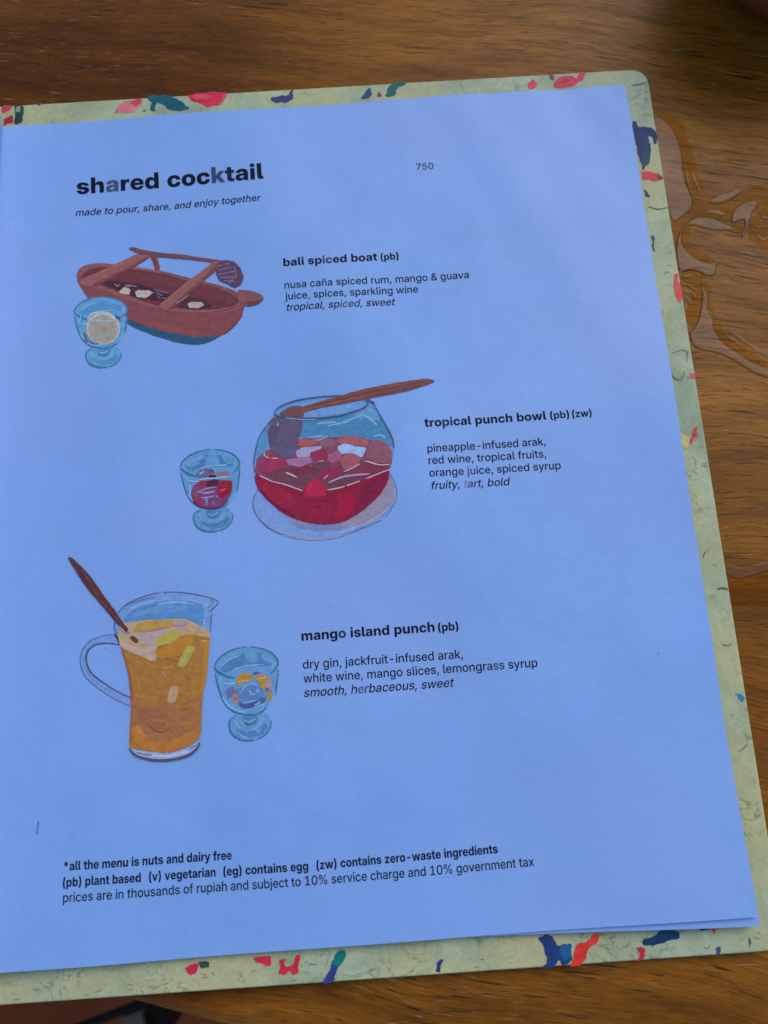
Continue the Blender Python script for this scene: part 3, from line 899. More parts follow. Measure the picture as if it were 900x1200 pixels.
# ------------------------------------------------------------------ lettering
FONT = {'r': {' ': (275, []), '%': (955, ['241,397 192,397~ 121,441~ 83,517~ 83,564 83,590 83,637~ 122,713~ 193,757~ 241,757 291,757~ 361,713~ 399,637~ 399,590 399,564 399,517~ 361,441~ 291,397~', '241,473 276,473~ 311,524~ 311,564 311,590 311,630~ 277,681~ 241,681 207,681~ 172,630~ 172,590 172,564 172,524~ 207,473~', '715,-13 666,-13~ 595,31~ 556,107~ 556,154 556,180 556,227~ 595,303~ 666,347~ 715,347 764,347~ 835,303~ 872,227~ 872,180 872,154 872,107~ 834,31~ 764,-13~', '715,63 749,63~ 784,114~ 784,154 784,180 784,220~ 750,272~ 715,272 680,272~ 645,220~ 645,180 645,154 645,114~ 680,63~', '173,0 685,745 779,745 267,0']), '&': (654, ['281,-10 208,-10~ 99,44~ 39,137~ 39,197 39,239~ 72,305~ 138,367~ 189,404 315,493 333,505~ 359,534~ 374,566~ 374,584 374,615~ 329,659~ 292,659 267,659~ 228,638~ 206,600~ 206,575 206,552~ 228,506~ 271,451~ 304,412 650,0 523,0 236,335 193,387~ 133,465~ 101,536~ 101,576 101,628~ 149,708~ 234,753~ 291,753 348,753~ 431,709~ 477,635~ 477,588 477,555~ 453,497~ 409,445~ 378,421 228,311 188,282~ 152,230~ 152,198 152,166~ 186,114~ 246,84~ 283,84 326,84~ 405,123~ 468,193~ 505,286~ 505,341 606,341 606,281~ 580,184~ 534,112~ 505,87 480,64 443,27~ 336,-10~']), ',': (275, ['50,-165 92,110 209,110 130,-165']), '-': (661, ['496,354 496,257 164,257 164,354']), '0': (661, ['331,-11 243,-11~ 120,81~ 55,253~ 55,372 55,491~ 121,663~ 244,756~ 331,756 418,756~ 541,663~ 606,491~ 606,372 606,253~ 541,81~ 418,-11~', '331,88 383,88~ 456,155~ 493,282~ 493,372 493,462~ 456,590~ 383,657~ 331,657 279,657~ 206,590~ 168,462~ 168,372 168,282~ 206,155~ 279,88~']), '1': (661, ['104,0 104,98 579,98 579,0', '412,745 412,0 297,0 297,634 294,634 116,512 116,625 291,745']), '5': (661, ['328,-10 255,-10~ 141,47~ 73,146~ 70,210 184,210 187,175~ 226,119~ 289,87~ 328,87 371,87~ 437,127~ 475,198~ 475,243 475,288~ 437,359~ 372,400~ 329,400 282,400~ 208,364~ 191,331 82,338 113,745 548,745 548,645 215,645 196,435 198,435 226,464~ 305,496~ 351,496 402,496~ 489,459~ 553,391~ 588,299~ 588,245 588,171~ 522,55~ 405,-10~']), '7': (661, ['134,0 458,642 458,644 83,644 83,745 579,745 579,641 256,0']), 'a': (562, ['224,-10 171,-10~ 87,27~ 38,100~ 38,154 38,200~ 74,260~ 134,295~ 209,312~ 250,317 299,323~ 358,331~ 385,348~ 385,367 385,370 385,398~ 361,438~ 314,460~ 281,460 247,460~ 196,438~ 166,402~ 161,381 53,392 63,443~ 125,513~ 221,551~ 281,551 324,551~ 402,529~ 462,485~ 497,415~ 497,366 497,0 387,0 387,76 384,76 373,54~ 332,14~ 269,-10~', '249,78 294,78~ 354,112~ 386,167~ 386,199 386,264 380,259~ 352,251~ 314,244~ 275,238~ 258,236 229,232~ 179,213~ 149,180~ 149,153 149,129~ 174,96~ 219,78~']), 'b': (611, ['341,-11 300,-11~ 238,16~ 194,58~ 180,84 175,84 175,0 65,0 65,745 178,745 178,459 181,459 195,483~ 238,525~ 300,551~ 342,551 409,551~ 513,482~ 572,356~ 572,270 572,185~ 514,59~ 410,-11~', '316,85 360,85~ 423,131~ 457,214~ 457,271 457,327~ 424,410~ 361,455~ 316,455 271,455~ 207,409~ 173,327~ 173,271 173,215~ 207,132~ 272,85~']), 'c': (568, ['297,-12 219,-12~ 104,59~ 39,186~ 39,269 39,353~ 104,480~ 219,552~ 297,552 343,552~ 422,525~ 484,477~ 524,410~ 531,369 422,358 417,380~ 396,416~ 365,442~ 323,456~ 297,456 251,456~ 187,408~ 154,324~ 154,269 154,215~ 187,131~ 251,83~ 297,83 323,83~ 365,98~ 396,124~ 417,161~ 422,184 532,173 525,132~ 485,64~ 423,15~ 343,-12~']), 'd': (611, ['270,-11 202,-11~ 98,59~ 39,185~ 39,270 39,356~ 98,482~ 202,551~ 270,551 312,551~ 374,525~ 417,483~ 431,459 434,459 434,745 547,745 547,0 436,0 436,84 432,84 418,58~ 374,16~ 312,-11~', '295,85 340,85~ 404,132~ 439,215~ 439,271 439,327~ 404,409~ 340,455~ 295,455 251,455~ 188,410~ 154,327~ 154,271 154,214~ 188,131~ 251,85~']), 'e': (579, ['299,-12 219,-12~ 102,59~ 39,186~ 39,269 39,352~ 103,479~ 217,552~ 292,552 345,552~ 436,515~ 503,444~ 541,341~ 541,274 541,239 93,239 93,322 483,322 432,296 432,346~ 399,419~ 337,459~ 293,459 249,459~ 185,418~ 151,347~ 151,301 151,249 151,197~ 187,121~ 254,80~ 301,80 333,80~ 384,100~ 419,136~ 427,161 533,150 522,102~ 457,29~ 359,-12~']), 'f': (363, ['336,542 336,450 9,450 9,542', '108,0 108,615 108,663~ 149,727~ 221,761~ 268,761 294,761~ 337,756~ 346,754 335,662 328,664~ 300,666~ 287,666 251,666~ 221,634~ 221,599 221,0']), 'g': (612, ['299,-218 233,-218~ 135,-182~ 74,-116~ 64,-72 168,-53 176,-74~ 209,-108~ 262,-128~ 299,-128 362,-128~ 435,-64~ 435,-1 435,92 431,92 416,66~ 373,25~ 312,0~ 270,0 203,0~ 98,66~ 39,188~ 39,273 39,357~ 99,482~ 203,551~ 270,551 312,551~ 374,525~ 419,482~ 433,457 436,457 436,542 547,542 547,2 547,-75~ 481,-173~ 369,-218~', '295,94 340,94~ 405,138~ 439,219~ 439,274 439,329~ 405,410~ 340,456~ 295,456 251,456~ 188,411~ 154,330~ 154,274 154,218~ 188,137~ 252,94~']), 'h': (595, ['178,315 178,0 65,0 65,745 177,745 177,408 156,408 181,480~ 273,551~ 340,551 396,551~ 482,503~ 530,410~ 530,341 530,0 418,0 418,326 418,387~ 357,452~ 303,452 267,452~ 211,422~ 178,361~']), 'i': (242, ['65,0 65,542 178,542 178,0', '121,628 92,628~ 52,667~ 52,694 52,722~ 92,761~ 121,761 150,761~ 191,723~ 191,694 191,667~ 150,628~']), 'j': (242, ['65,542 178,542 178,-50 178,-100~ 139,-171~ 65,-209~ 10,-209 -25,-209 -25,-114 0,-114 34,-114~ 65,-78~ 65,-42', '121,628 92,628~ 52,667~ 52,694 52,722~ 92,761~ 121,761 150,761~ 191,723~ 191,694 191,667~ 150,628~']), 'k': (554, ['169,179 169,314 183,314 401,542 538,542 287,279 268,279', '65,0 65,745 178,745 178,0', '415,0 220,253 297,333 552,0']), 'l': (272, ['211,-2 135,-2~ 65,63~ 65,131 65,745 178,745 178,147 178,115~ 197,91~ 225,91 234,91~ 247,92~ 252,93 261,3 251,1~ 225,-2~']), 'm': (893, ['65,0 65,542 173,542 175,421 165,421 179,465~ 229,523~ 296,552~ 332,552 393,552~ 475,479~ 487,419 471,419 482,460~ 534,519~ 608,552~ 652,552 701,552~ 782,509~ 829,424~ 829,361 829,0 716,0 716,348 716,404~ 655,454~ 612,454 578,454~ 529,425~ 502,374~ 502,341 502,0 391,0 391,355 391,400~ 334,454~ 290,454 260,454~ 209,426~ 178,371~ 178,330 178,0']), 'n': (595, ['178,315 178,0 65,0 65,542 174,542 174,408 156,408 181,480~ 273,551~ 340,551 396,551~ 482,503~ 530,410~ 530,341 530,0 418,0 418,326 418,387~ 357,452~ 303,452 267,452~ 211,422~ 178,361~']), 'o': (595, ['297,-12 220,-12~ 104,59~ 39,186~ 39,269 39,353~ 104,480~ 220,552~ 297,552 375,552~ 491,480~ 556,353~ 556,269 556,186~ 491,59~ 375,-12~', '297,84 344,84~ 408,131~ 442,215~ 442,269 442,324~ 408,408~ 344,456~ 297,456 251,456~ 187,408~ 154,324~ 154,269 154,215~ 187,131~ 251,84~']), 'p': (611, ['65,-209 65,542 175,542 175,459 180,459 193,483~ 237,525~ 300,551~ 342,551 409,551~ 513,482~ 572,356~ 572,270 572,185~ 514,59~ 410,-11~ 341,-11 300,-11~ 238,16~ 195,58~ 181,83 178,83 178,-209', '316,85 360,85~ 423,131~ 457,214~ 457,271 457,327~ 424,410~ 361,455~ 316,455 271,455~ 207,409~ 173,327~ 173,271 173,215~ 207,132~ 272,85~']), 'r': (373, ['65,0 65,542 173,542 173,454 177,454 192,499~ 261,549~ 311,549 322,549~ 345,547~ 353,546 353,441 347,443~ 314,447~ 296,447 262,447~ 209,417~ 178,361~ 178,321 178,0']), 's': (527, ['266,-12 204,-12~ 107,26~ 46,99~ 40,153 149,163 156,120~ 216,77~ 265,77 315,77~ 374,118~ 374,149 374,175~ 334,208~ 298,215 207,235 131,252~ 54,329~ 54,389 54,437~ 107,510~ 202,551~ 265,551 325,551~ 416,512~ 470,441~ 476,392 372,383 367,417~ 313,464~ 266,464 222,464~ 166,423~ 166,393 166,367~ 206,334~ 246,325 337,305 415,288~ 489,215~ 489,157 489,106~ 432,30~ 331,-12~']), 't': (347, ['318,542 318,450 9,450 9,542', '97,681 209,681 209,147 209,116~ 235,90~ 267,90 277,90~ 306,92~ 316,93 325,2 309,-1~ 270,-3~ 251,-3 175,-3~ 97,67~ 97,135']), 'u': (595, ['255,-9 200,-9~ 114,39~ 65,133~ 65,201 65,542 178,542 178,216 178,155~ 238,90~ 292,90 328,90~ 385,120~ 418,181~ 418,227 418,542 530,542 530,0 421,0 421,134 439,134 414,62~ 321,-9~']), 'v': (564, ['221,0 16,542 137,542 242,243 258,197~ 285,103~ 298,57 269,57 282,103~ 308,197~ 324,243 428,542 548,542 343,0']), 'w': (822, ['184,0 18,542 137,542 196,322 210,269~ 239,147~ 253,81 238,81 252,146~ 282,268~ 297,322 357,542 466,542 525,322 539,268~ 569,147~ 583,81 567,81 581,146~ 610,268~ 625,322 684,542 804,542 638,0 523,0 456,232 446,267~ 427,341~ 409,417~ 399,454 423,454 414,417~ 395,341~ 376,266~ 366,232 298,0']), 'x': (550, ['19,0 237,315 236,240 30,542 157,542 218,447 242,410~ 281,341~ 301,307 253,307 274,341~ 312,410~ 336,447 398,542 523,542 316,238 316,313 532,0 405,0 333,110 310,146~ 272,213~ 252,245 298,245 278,213~ 240,146~ 217,110 144,0']), 'y': (564, ['66,-205 78,-113 117,-114 139,-118~ 173,-108~ 198,-77~ 206,-50 224,1 16,542 137,542 242,243 259,196~ 285,103~ 298,57 266,57 279,103~ 307,197~ 323,243 429,542 548,542 308,-84 292,-126~ 245,-182~ 182,-211~ 141,-211 119,-211~ 81,-207~']), 'ñ': (595, ['178,315 178,0 65,0 65,542 174,542 174,408 156,408 181,480~ 273,551~ 340,551 396,551~ 482,503~ 530,410~ 530,341 530,0 418,0 418,326 418,387~ 357,452~ 303,452 267,452~ 211,422~ 178,361~', '365,634 344,634~ 308,647~ 277,666~ 251,679~ 241,679 227,679~ 213,653~ 212,636 141,636 143,688~ 189,751~ 231,751 252,751~ 287,737~ 316,719~ 342,705~ 355,705 369,705~ 383,726~ 385,749 454,749 453,696~ 405,634~'])}, 'b': {' ': (275, []), '(': (400, ['86,298 86,385~ 117,566~ 171,728~ 206,786 363,786 331,713~ 281,548~ 254,379~ 254,298 254,228~ 278,92~ 326,-57~ 363,-144 206,-144 147,-46~ 86,180~']), ')': (400, ['37,-144 74,-56~ 122,92~ 146,229~ 146,298 146,379~ 119,548~ 70,713~ 37,786 194,786 230,728~ 283,566~ 314,385~ 314,298 314,180~ 253,-46~ 194,-144']), '*': (660, ['279,326 289,464 174,386 123,475 247,535 123,595 174,685 289,607 279,745 381,745 372,607 486,685 537,595 414,535 537,475 486,386 372,464 381,326']), '-': (660, ['501,359 501,230 159,230 159,359']), 'a': (584, ['212,-9 159,-9~ 77,26~ 30,97~ 30,150 30,196~ 63,257~ 120,295~ 195,315~ 236,319 284,323~ 342,332~ 367,350~ 367,367 367,369 367,387~ 349,414~ 314,429~ 289,429 264,429~ 227,413~ 204,386~ 201,368 48,375 54,428~ 115,506~ 221,548~ 293,548 348,548~ 436,524~ 498,477~ 532,408~ 532,364 532,0 372,0 372,76 369,76 354,48~ 310,10~ 251,-9~', '262,101 293,101~ 341,125~ 369,166~ 369,194 369,245 362,242~ 341,235~ 315,230~ 285,225~ 270,222 246,219~ 208,202~ 187,176~ 187,157 187,139~ 206,114~ 240,101~']), 'b': (631, ['373,-10 336,-10~ 276,13~ 232,56~ 219,84 216,84 216,0 53,0 53,745 218,745 218,459 220,459 235,486~ 278,526~ 337,548~ 375,548 440,548~ 541,481~ 601,356~ 601,269 601,183~ 543,57~ 441,-10~', '325,122 359,122~ 407,158~ 432,224~ 432,269 432,315~ 407,381~ 359,417~ 325,417 291,417~ 240,380~ 212,315~ 212,269 212,225~ 240,158~ 291,122~']), 'c': (588, ['304,-12 221,-12~ 98,59~ 30,185~ 30,268 30,352~ 98,478~ 221,549~ 304,549 357,549~ 447,518~ 514,463~ 555,386~ 559,339 402,330 399,351~ 383,383~ 359,406~ 326,418~ 306,418 272,418~ 224,382~ 198,315~ 198,268 198,223~ 224,155~ 272,119~ 306,119 326,119~ 359,131~ 383,155~ 398,188~ 402,209 559,200 556,153~ 516,75~ 449,19~ 358,-12~']), 'd': (631, ['258,-10 191,-10~ 88,57~ 30,183~ 30,269 30,356~ 90,481~ 192,548~ 256,548 295,548~ 353,526~ 397,486~ 411,459 413,459 413,745 578,745 578,0 415,0 415,84 412,84 399,56~ 356,13~ 296,-10~', '306,122 341,122~ 391,158~ 419,225~ 419,269 419,315~ 391,380~ 341,417~ 306,417 273,417~ 224,381~ 199,315~ 199,269 199,224~ 224,158~ 273,122~']), 'e': (593, ['304,-12 221,-12~ 98,59~ 30,185~ 30,268 30,351~ 98,477~ 219,549~ 298,549 357,549~ 454,510~ 525,438~ 564,336~ 564,272 564,228 88,228 88,328 486,328 410,306 410,343~ 384,397~ 336,426~ 301,426 267,426~ 218,397~ 192,344~ 192,307 192,235 192,196~ 220,139~ 272,109~ 308,109 334,109~ 375,124~ 403,151~ 410,169 559,161 548,110~ 477,32~ 370,-12~']), 'f': (404, ['381,538 381,411 9,411 9,538', '105,0 105,591 105,647~ 148,720~ 229,757~ 288,757 320,757~ 376,753~ 388,751 379,625 371,626~ 340,628~ 328,628 296,628~ 271,601~ 271,572 271,0']), 'g': (632, ['309,-218 232,-218~ 125,-176~ 63,-102~ 54,-54 208,-43 213,-60~ 239,-85~ 281,-100~ 309,-100 360,-100~ 415,-47~ 415,7 415,94 411,94 398,65~ 354,25~ 295,4~ 258,4 191,4~ 89,69~ 30,190~ 30,273 30,358~ 90,481~ 192,548~ 257,548 295,548~ 354,525~ 399,484~ 413,457 415,457 415,538 579,538 579,21 579,-61~ 512,-167~ 390,-218~', '306,132 341,132~ 391,167~ 419,231~ 419,275 419,318~ 391,383~ 341,419~ 306,419 273,419~ 224,384~ 199,319~ 199,275 199,230~ 225,166~ 273,132~']), 'h': (623, ['218,299 218,0 53,0 53,745 217,745 217,398 195,398 218,467~ 310,548~ 384,548 441,548~ 525,498~ 570,405~ 570,340 570,0 405,0 405,307 405,356~ 357,408~ 314,408 285,408~ 242,384~ 218,336~']), 'i': (271, ['53,0 53,538 218,538 218,0', '135,598 96,598~ 45,646~ 45,682 45,718~ 96,765~ 135,765 174,765~ 226,718~ 226,682 226,646~ 174,598~']), 'k': (585, ['202,145 202,342 222,342 390,538 580,538 345,263 304,263', '53,0 53,745 218,745 218,0', '398,0 244,227 353,343 590,0']), 'l': (303, ['232,-1 138,-1~ 53,71~ 53,150 53,745 218,745 218,167 218,145~ 238,125~ 260,125 267,125~ 279,125~ 283,126 292,3 280,2~ 250,-1~']), 'm': (927, ['53,0 53,538 210,538 213,409 203,409 216,458~ 267,519~ 335,549~ 373,549 433,549~ 518,477~ 530,406 514,406 524,453~ 578,517~ 653,549~ 696,549 748,549~ 828,504~ 874,419~ 874,360 874,0 709,0 709,324 709,368~ 662,413~ 627,413 601,413~ 564,390~ 543,349~ 543,321 543,0 384,0 384,327 384,367~ 339,413~ 303,413 279,413~ 240,391~ 218,348~ 218,317 218,0']), 'n': (623, ['218,299 218,0 53,0 53,538 213,538 214,398 195,398 218,467~ 310,548~ 384,548 441,548~ 525,498~ 570,405~ 570,340 570,0 405,0 405,307 405,356~ 357,408~ 314,408 285,408~ 242,384~ 218,336~']), 'o': (613, ['307,-12 223,-12~ 99,58~ 30,184~ 30,268 30,353~ 99,479~ 223,549~ 307,549 390,549~ 514,479~ 583,353~ 583,268 583,184~ 514,58~ 390,-12~', '307,119 340,119~ 388,155~ 415,222~ 415,268 415,315~ 388,382~ 340,418~ 307,418 274,418~ 225,382~ 198,315~ 198,268 198,222~ 225,155~ 274,119~']), 'p': (631, ['53,-209 53,538 216,538 216,460 220,460 234,486~ 277,526~ 337,548~ 375,548 440,548~ 541,481~ 601,356~ 601,269 601,183~ 543,57~ 441,-10~ 373,-10 336,-10~ 277,13~ 234,55~ 221,83 218,83 218,-209', '325,122 359,122~ 407,158~ 432,224~ 432,269 432,315~ 407,381~ 359,417~ 325,417 291,417~ 240,380~ 212,315~ 212,269 212,225~ 240,158~ 291,122~']), 'r': (406, ['53,0 53,538 213,538 213,443 216,443 230,495~ 295,542~ 346,542 359,542~ 382,541~ 393,540 393,400 383,401~ 344,404~ 326,404 294,404~ 246,376~ 218,323~ 218,286 218,0']), 's': (558, ['282,-12 211,-12~ 101,30~ 34,110~ 28,165 188,173 194,140~ 242,104~ 283,104 320,104~ 363,131~ 363,153 363,171~ 329,195~ 296,201 201,219 122,234~ 40,313~ 40,376 40,429~ 98,506~ 204,548~ 276,548 348,548~ 452,506~ 513,429~ 517,376 367,368 364,397~ 317,433~ 281,433 247,433~ 205,406~ 205,384 205,366~ 236,342~ 267,336 371,316 453,301~ 531,229~ 531,170 531,115~ 468,33~ 356,-12~']), 't': (392, ['367,538 367,411 9,411 9,538', '95,679 260,679 260,172 260,147~ 281,126~ 309,126 321,126~ 356,128~ 364,128 372,2 353,-1~ 300,-3~ 274,-3 183,-3~ 95,72~ 95,149']), 'u': (623, ['239,-10 182,-10~ 98,40~ 53,134~ 53,199 53,538 218,538 218,231 218,183~ 266,130~ 309,130 338,130~ 381,154~ 405,203~ 405,239 405,538 570,538 570,0 409,0 408,140 428,140 404,71~ 313,-10~']), 'v': (595, ['203,0 6,538 180,538 262,280 278,229~ 305,125~ 318,72 281,72 295,125~ 321,229~ 336,280 417,538 588,538 391,0']), 'w': (865, ['168,0 5,538 179,538 222,359 236,302~ 262,175~ 275,109 254,109 268,175~ 298,301~ 313,359 359,538 506,538 552,359 566,301~ 596,175~ 610,109 589,109 602,175~ 627,301~ 640,359 683,538 859,538 696,0 526,0 467,202 458,232~ 442,299~ 426,368~ 418,399 447,399 439,368~ 422,299~ 406,232~ 398,202 338,0']), 'y': (596, ['62,-205 75,-78 129,-80 152,-83~ 182,-73~ 200,-48~ 204,-27 211,0 6,538 180,538 263,280 279,229~ 304,126~ 318,72 275,72 288,126~ 316,229~ 332,280 417,538 589,538 358,-71 341,-117~ 291,-179~ 220,-210~ 171,-210 143,-210~ 86,-207~']), 'z': (563, ['52,0 52,105 310,406 310,409 55,409 55,538 505,538 505,426 257,131 257,129 511,129 511,0'])}, 't': {' ': (275, []), 'a': (588, ['209,-9 156,-9~ 74,25~ 28,95~ 28,148 28,193~ 59,254~ 116,292~ 190,312~ 232,316 279,320~ 336,329~ 361,347~ 361,363 361,365 361,380~ 344,402~ 313,414~ 291,414 269,414~ 236,401~ 216,376~ 214,359 47,361 52,418~ 112,499~ 220,543~ 298,543 356,543~ 446,518~ 508,470~ 540,402~ 540,358 540,0 365,0 365,75 362,75 346,45~ 302,8~ 245,-9~', '265,107 291,107~ 336,128~ 363,165~ 363,190 363,237 356,234~ 337,228~ 315,223~ 288,218~ 273,216 251,212~ 217,197~ 198,173~ 198,157 198,141~ 215,119~ 245,107~']), 'c': (589, ['303,-12 220,-12~ 95,58~ 26,183~ 26,265 26,348~ 95,473~ 220,543~ 303,543 359,543~ 452,511~ 521,452~ 562,371~ 565,322 392,319 390,338~ 376,368~ 354,390~ 324,401~ 306,401 276,401~ 232,369~ 209,308~ 209,265 209,224~ 232,162~ 276,130~ 306,130 324,130~ 354,141~ 376,163~ 389,194~ 392,214 565,211 563,162~ 524,80~ 454,21~ 360,-12~']), 'd': (633, ['254,-11 186,-11~ 83,57~ 26,182~ 26,266 26,349~ 85,474~ 187,543~ 252,543 288,543~ 344,523~ 388,486~ 403,458 404,458 404,745 585,745 585,0 406,0 406,83 405,83 392,52~ 348,10~ 289,-11~', '307,132 338,132~ 385,165~ 411,226~ 411,266 411,307~ 385,367~ 338,400~ 307,400 277,400~ 233,368~ 209,308~ 209,266 209,225~ 233,165~ 277,132~']), 'e': (592, ['302,-12 220,-12~ 95,59~ 26,184~ 26,265 26,347~ 95,472~ 217,543~ 297,543 357,543~ 456,504~ 528,431~ 568,331~ 568,270 568,222 83,222 83,327 484,327 401,306 401,339~ 377,386~ 333,411~ 302,411 271,411~ 226,386~ 202,339~ 202,306 202,227 202,193~ 227,143~ 275,117~ 308,117 332,117~ 370,130~ 397,154~ 403,171 564,168 554,115~ 481,34~ 369,-12~']), 'h': (625, ['228,288 228,0 47,0 47,745 228,745 228,389 202,389 226,458~ 318,543~ 395,543 453,543~ 534,492~ 577,399~ 577,335 577,0 396,0 396,297 396,341~ 353,389~ 313,389 287,389~ 249,367~ 228,323~']), 'i': (276, ['47,0 47,531 228,531 228,0', '137,580 95,580~ 40,630~ 40,669 40,708~ 95,758~ 137,758 180,758~ 235,708~ 235,669 235,630~ 180,580~']), 'k': (590, ['210,133 210,347 231,347 383,531 590,531 360,256 312,256', '47,0 47,745 228,745 228,0', '390,0 249,216 367,343 598,0']), 'l': (307, ['237,0 138,0~ 47,73~ 47,156 47,745 228,745 228,173 228,153~ 248,135~ 268,135 274,135~ 286,135~ 290,135 293,1 280,1~ 252,0~']), 'o': (615, ['307,-12 223,-12~ 97,57~ 26,181~ 26,265 26,350~ 97,474~ 223,543~ 307,543 392,543~ 518,474~ 588,350~ 588,265 588,181~ 518,57~ 392,-12~', '307,130 336,130~ 380,162~ 405,222~ 405,265 405,309~ 380,369~ 336,401~ 307,401 279,401~ 234,369~ 209,309~ 209,265 209,222~ 234,162~ 279,130~']), 'r': (413, ['47,0 47,531 223,531 223,437 224,437 239,489~ 301,533~ 354,533 368,533~ 391,533~ 402,532 402,384 392,384~ 351,386~ 332,386 301,386~ 254,358~ 228,306~ 228,269 228,0']), 's': (561, ['286,-13 211,-13~ 96,32~ 28,114~ 22,169 199,172 204,144~ 247,110~ 284,110 318,110~ 356,134~ 356,152 356,169~ 324,189~ 293,195 196,211 117,225~ 35,305~ 35,368 35,421~ 93,499~ 201,542~ 277,542 352,542~ 461,498~ 523,417~ 525,361 360,359 359,385~ 316,419~ 283,419 251,419~ 215,395~ 215,377 215,362~ 243,341~ 270,336 378,316 461,302~ 539,231~ 539,172 539,117~ 476,34~ 361,-13~']), 't': (408, ['386,531 386,393 10,393 10,531', '98,674 278,674 278,181 278,157~ 298,138~ 326,138 339,138~ 377,139~ 385,139 388,1 372,0~ 315,-1~ 285,-1 188,-1~ 98,73~ 98,152'])}}

def glyph(fd, ch):
    adv, cs = fd[ch]
    out = []
    for c in cs:
        pts = []
        raw = []
        for t in c.split():
            on = not t.endswith('~')
            x, y = t.rstrip('~').split(',')
            raw.append((int(x), int(y), on))
        n = len(raw)
        full = []
        for i in range(n):
            a, b = raw[i], raw[(i + 1) % n]
            full.append(a)
            if not a[2] and not b[2]:
                full.append(((a[0] + b[0]) / 2, (a[1] + b[1]) / 2, True))
        st = next(i for i, p in enumerate(full) if p[2])
        full = full[st:] + full[:st] + [full[st]]
        i = 0
        while i < len(full) - 1:
            p = full[i]
            pts.append((p[0], p[1]))
            if not full[i + 1][2]:
                q, r = full[i + 1], full[(i + 2)]
                for t in (.25, .5, .75) if False else (.33, .67):
                    pts.append(((1 - t) ** 2 * p[0] + 2 * t * (1 - t) * q[0] + t * t * r[0], (1 - t) ** 2 * p[1] + 2 * t * (1 - t) * q[1] + t * t * r[1]))
                i += 2
            else:
                i += 1
        out.append(pts)
    return adv, out


INK_BLACK = (8, 14, 34)
TXT_DZ = 0.0


def text(art, s, style, p0, p1, xh, slant=0.0, fade=None, col=INK_BLACK, sag=0.0):
    """set s between two baseline points of the page; xh = x-height in photo pixels near p0"""
    fd = FONT[style]
    A, B = at(*p0), at(*p1)
    d = (B - A)
    L = d.length
    d.normalize()
    up = Vector((-d.y, d.x, 0))
    px = (at(p0[0] + 1, p0[1]) - at(*p0)).length
    k = xh * px / (560.0 if style == 'b' else 560.0)
    total = 0
    for c in s:
        total += fd[c][0]
    adv_l, g_l = glyph(fd, s[0])
    lsb = min(p[0] for c in g_l for p in c)
    adv_r, g_r = glyph(fd, s[-1])
    rsb = adv_r - max(p[0] for c in g_r for p in c)
    kx = L / (total - lsb - rsb)
    x = -lsb
    for i, c in enumerate(s):
        adv, cs = glyph(fd, c)
        if cs:
            f = (fade or {}).get(i, 0.0)
            cc = tuple(col[j] * (1 - f) + (120, 135, 188)[j] * f for j in range(3))
            base = lambda q: up * (-4 * sag * px * (q * kx / L) * (1 - q * kx / L))
            loops = [[A + base(x + gx_) + d * ((x + gx_ + slant * gy_ * k / kx) * kx) + up * (gy_ * k) for gx_, gy_ in L2] for L2 in cs]
            art.loops(loops, ink(cc))
        x += adv
    return kx / k


def line_obj(name, rows):
    a = Art(base=6e-5, dz=0)
    for r in rows:
        text(a, *r[:5], **(r[5] if len(r) > 5 else {}))
    return a.build(name, page, M_INK)


IT = .21
line_obj('page_heading', [("shared cocktail", 't', (90, 228.4), (309, 210.2), 15.6, dict(fade={2: .50, 10: .42, 11: .12}))])
line_obj('tagline', [("made to pour, share, and enjoy together", 'r', (89, 253.8), (304.8, 235.9), 6.5, dict(slant=IT))])
line_obj('price', [("750", 'r', (488, 198.5), (508.3, 197.4), 6.2, dict(fade={0: .12, 1: .42, 2: .38}))])
line_obj('cocktail_name', [("bali spiced boat", 'b', (332.5, 313), (442.3, 305.5), 7.8, dict(fade={7: .4, 8: .35, 9: .12})),
                           ("(pb)", 'b', (446.3, 305.2), (467.3, 303.6), 6.7)])
line_obj('description', [("nusa caña spiced rum, mango & guava", 'r', (333.8, 339.3), (549.7, 325.6), 6.9),
                         ("juice, spices, sparkling wine", 'r', (334.5, 352.4), (490.2, 342.3), 6.9),
                         ("tropical, spiced, sweet", 'r', (335.2, 365.4), (462.3, 357.5), 6.9, dict(slant=IT, fade={12: .35, 13: .45, 14: .35, 15: .2}))])
line_obj('cocktail_name', [("tropical punch bowl", 'b', (497.6, 501), (640.5, 491.7), 8.1, dict(fade={3: .22, 4: .3})),
                           ("(pb)", 'b', (645, 490.9), (667.3, 489.6), 6.9, dict(fade={1: .15, 2: .15})),
                           ("(zw)", 'b', (670.7, 489.3), (693.6, 488), 6.9)])
line_obj('description', [("pineapple-infused arak,", 'r', (501, 530.7), (639.6, 521.5), 7.2),
                         ("red wine, tropical fruits,", 'r', (502.3, 544.8), (640.3, 536), 7.2),
                         ("orange juice, spiced syrup", 'r', (503.3, 559.5), (657.5, 549.5), 7.2, dict(fade={7: .45, 8: .3})),
                         ("fruity, tart, bold", 'r', (504.4, 574.4), (596.3, 568.7), 7.2, dict(slant=IT, fade={6: .15, 8: .85, 9: .4, 10: .15}))])
line_obj('cocktail_name', [("mango island punch", 'b', (353.3, 750.8), (509.7, 740), 8.7, dict(fade={4: .3})),
                           ("(pb)", 'b', (513.8, 739.8), (537.5, 738.2), 7.3)])
line_obj('description', [("dry gin, jackfruit-infused arak,", 'r', (355, 783.8), (542.8, 771.3), 7.7),
                         ("white wine, mango slices, lemongrass syrup", 'r', (355.8, 800.3), (629.7, 781.4), 7.7, dict(fade={33: .25, 34: .3, 35: .3})),
                         ("smooth, herbaceous, sweet", 'r', (356, 817), (531.2, 804.7), 7.7, dict(slant=IT, fade={8: .2, 9: .5, 10: .3}))])
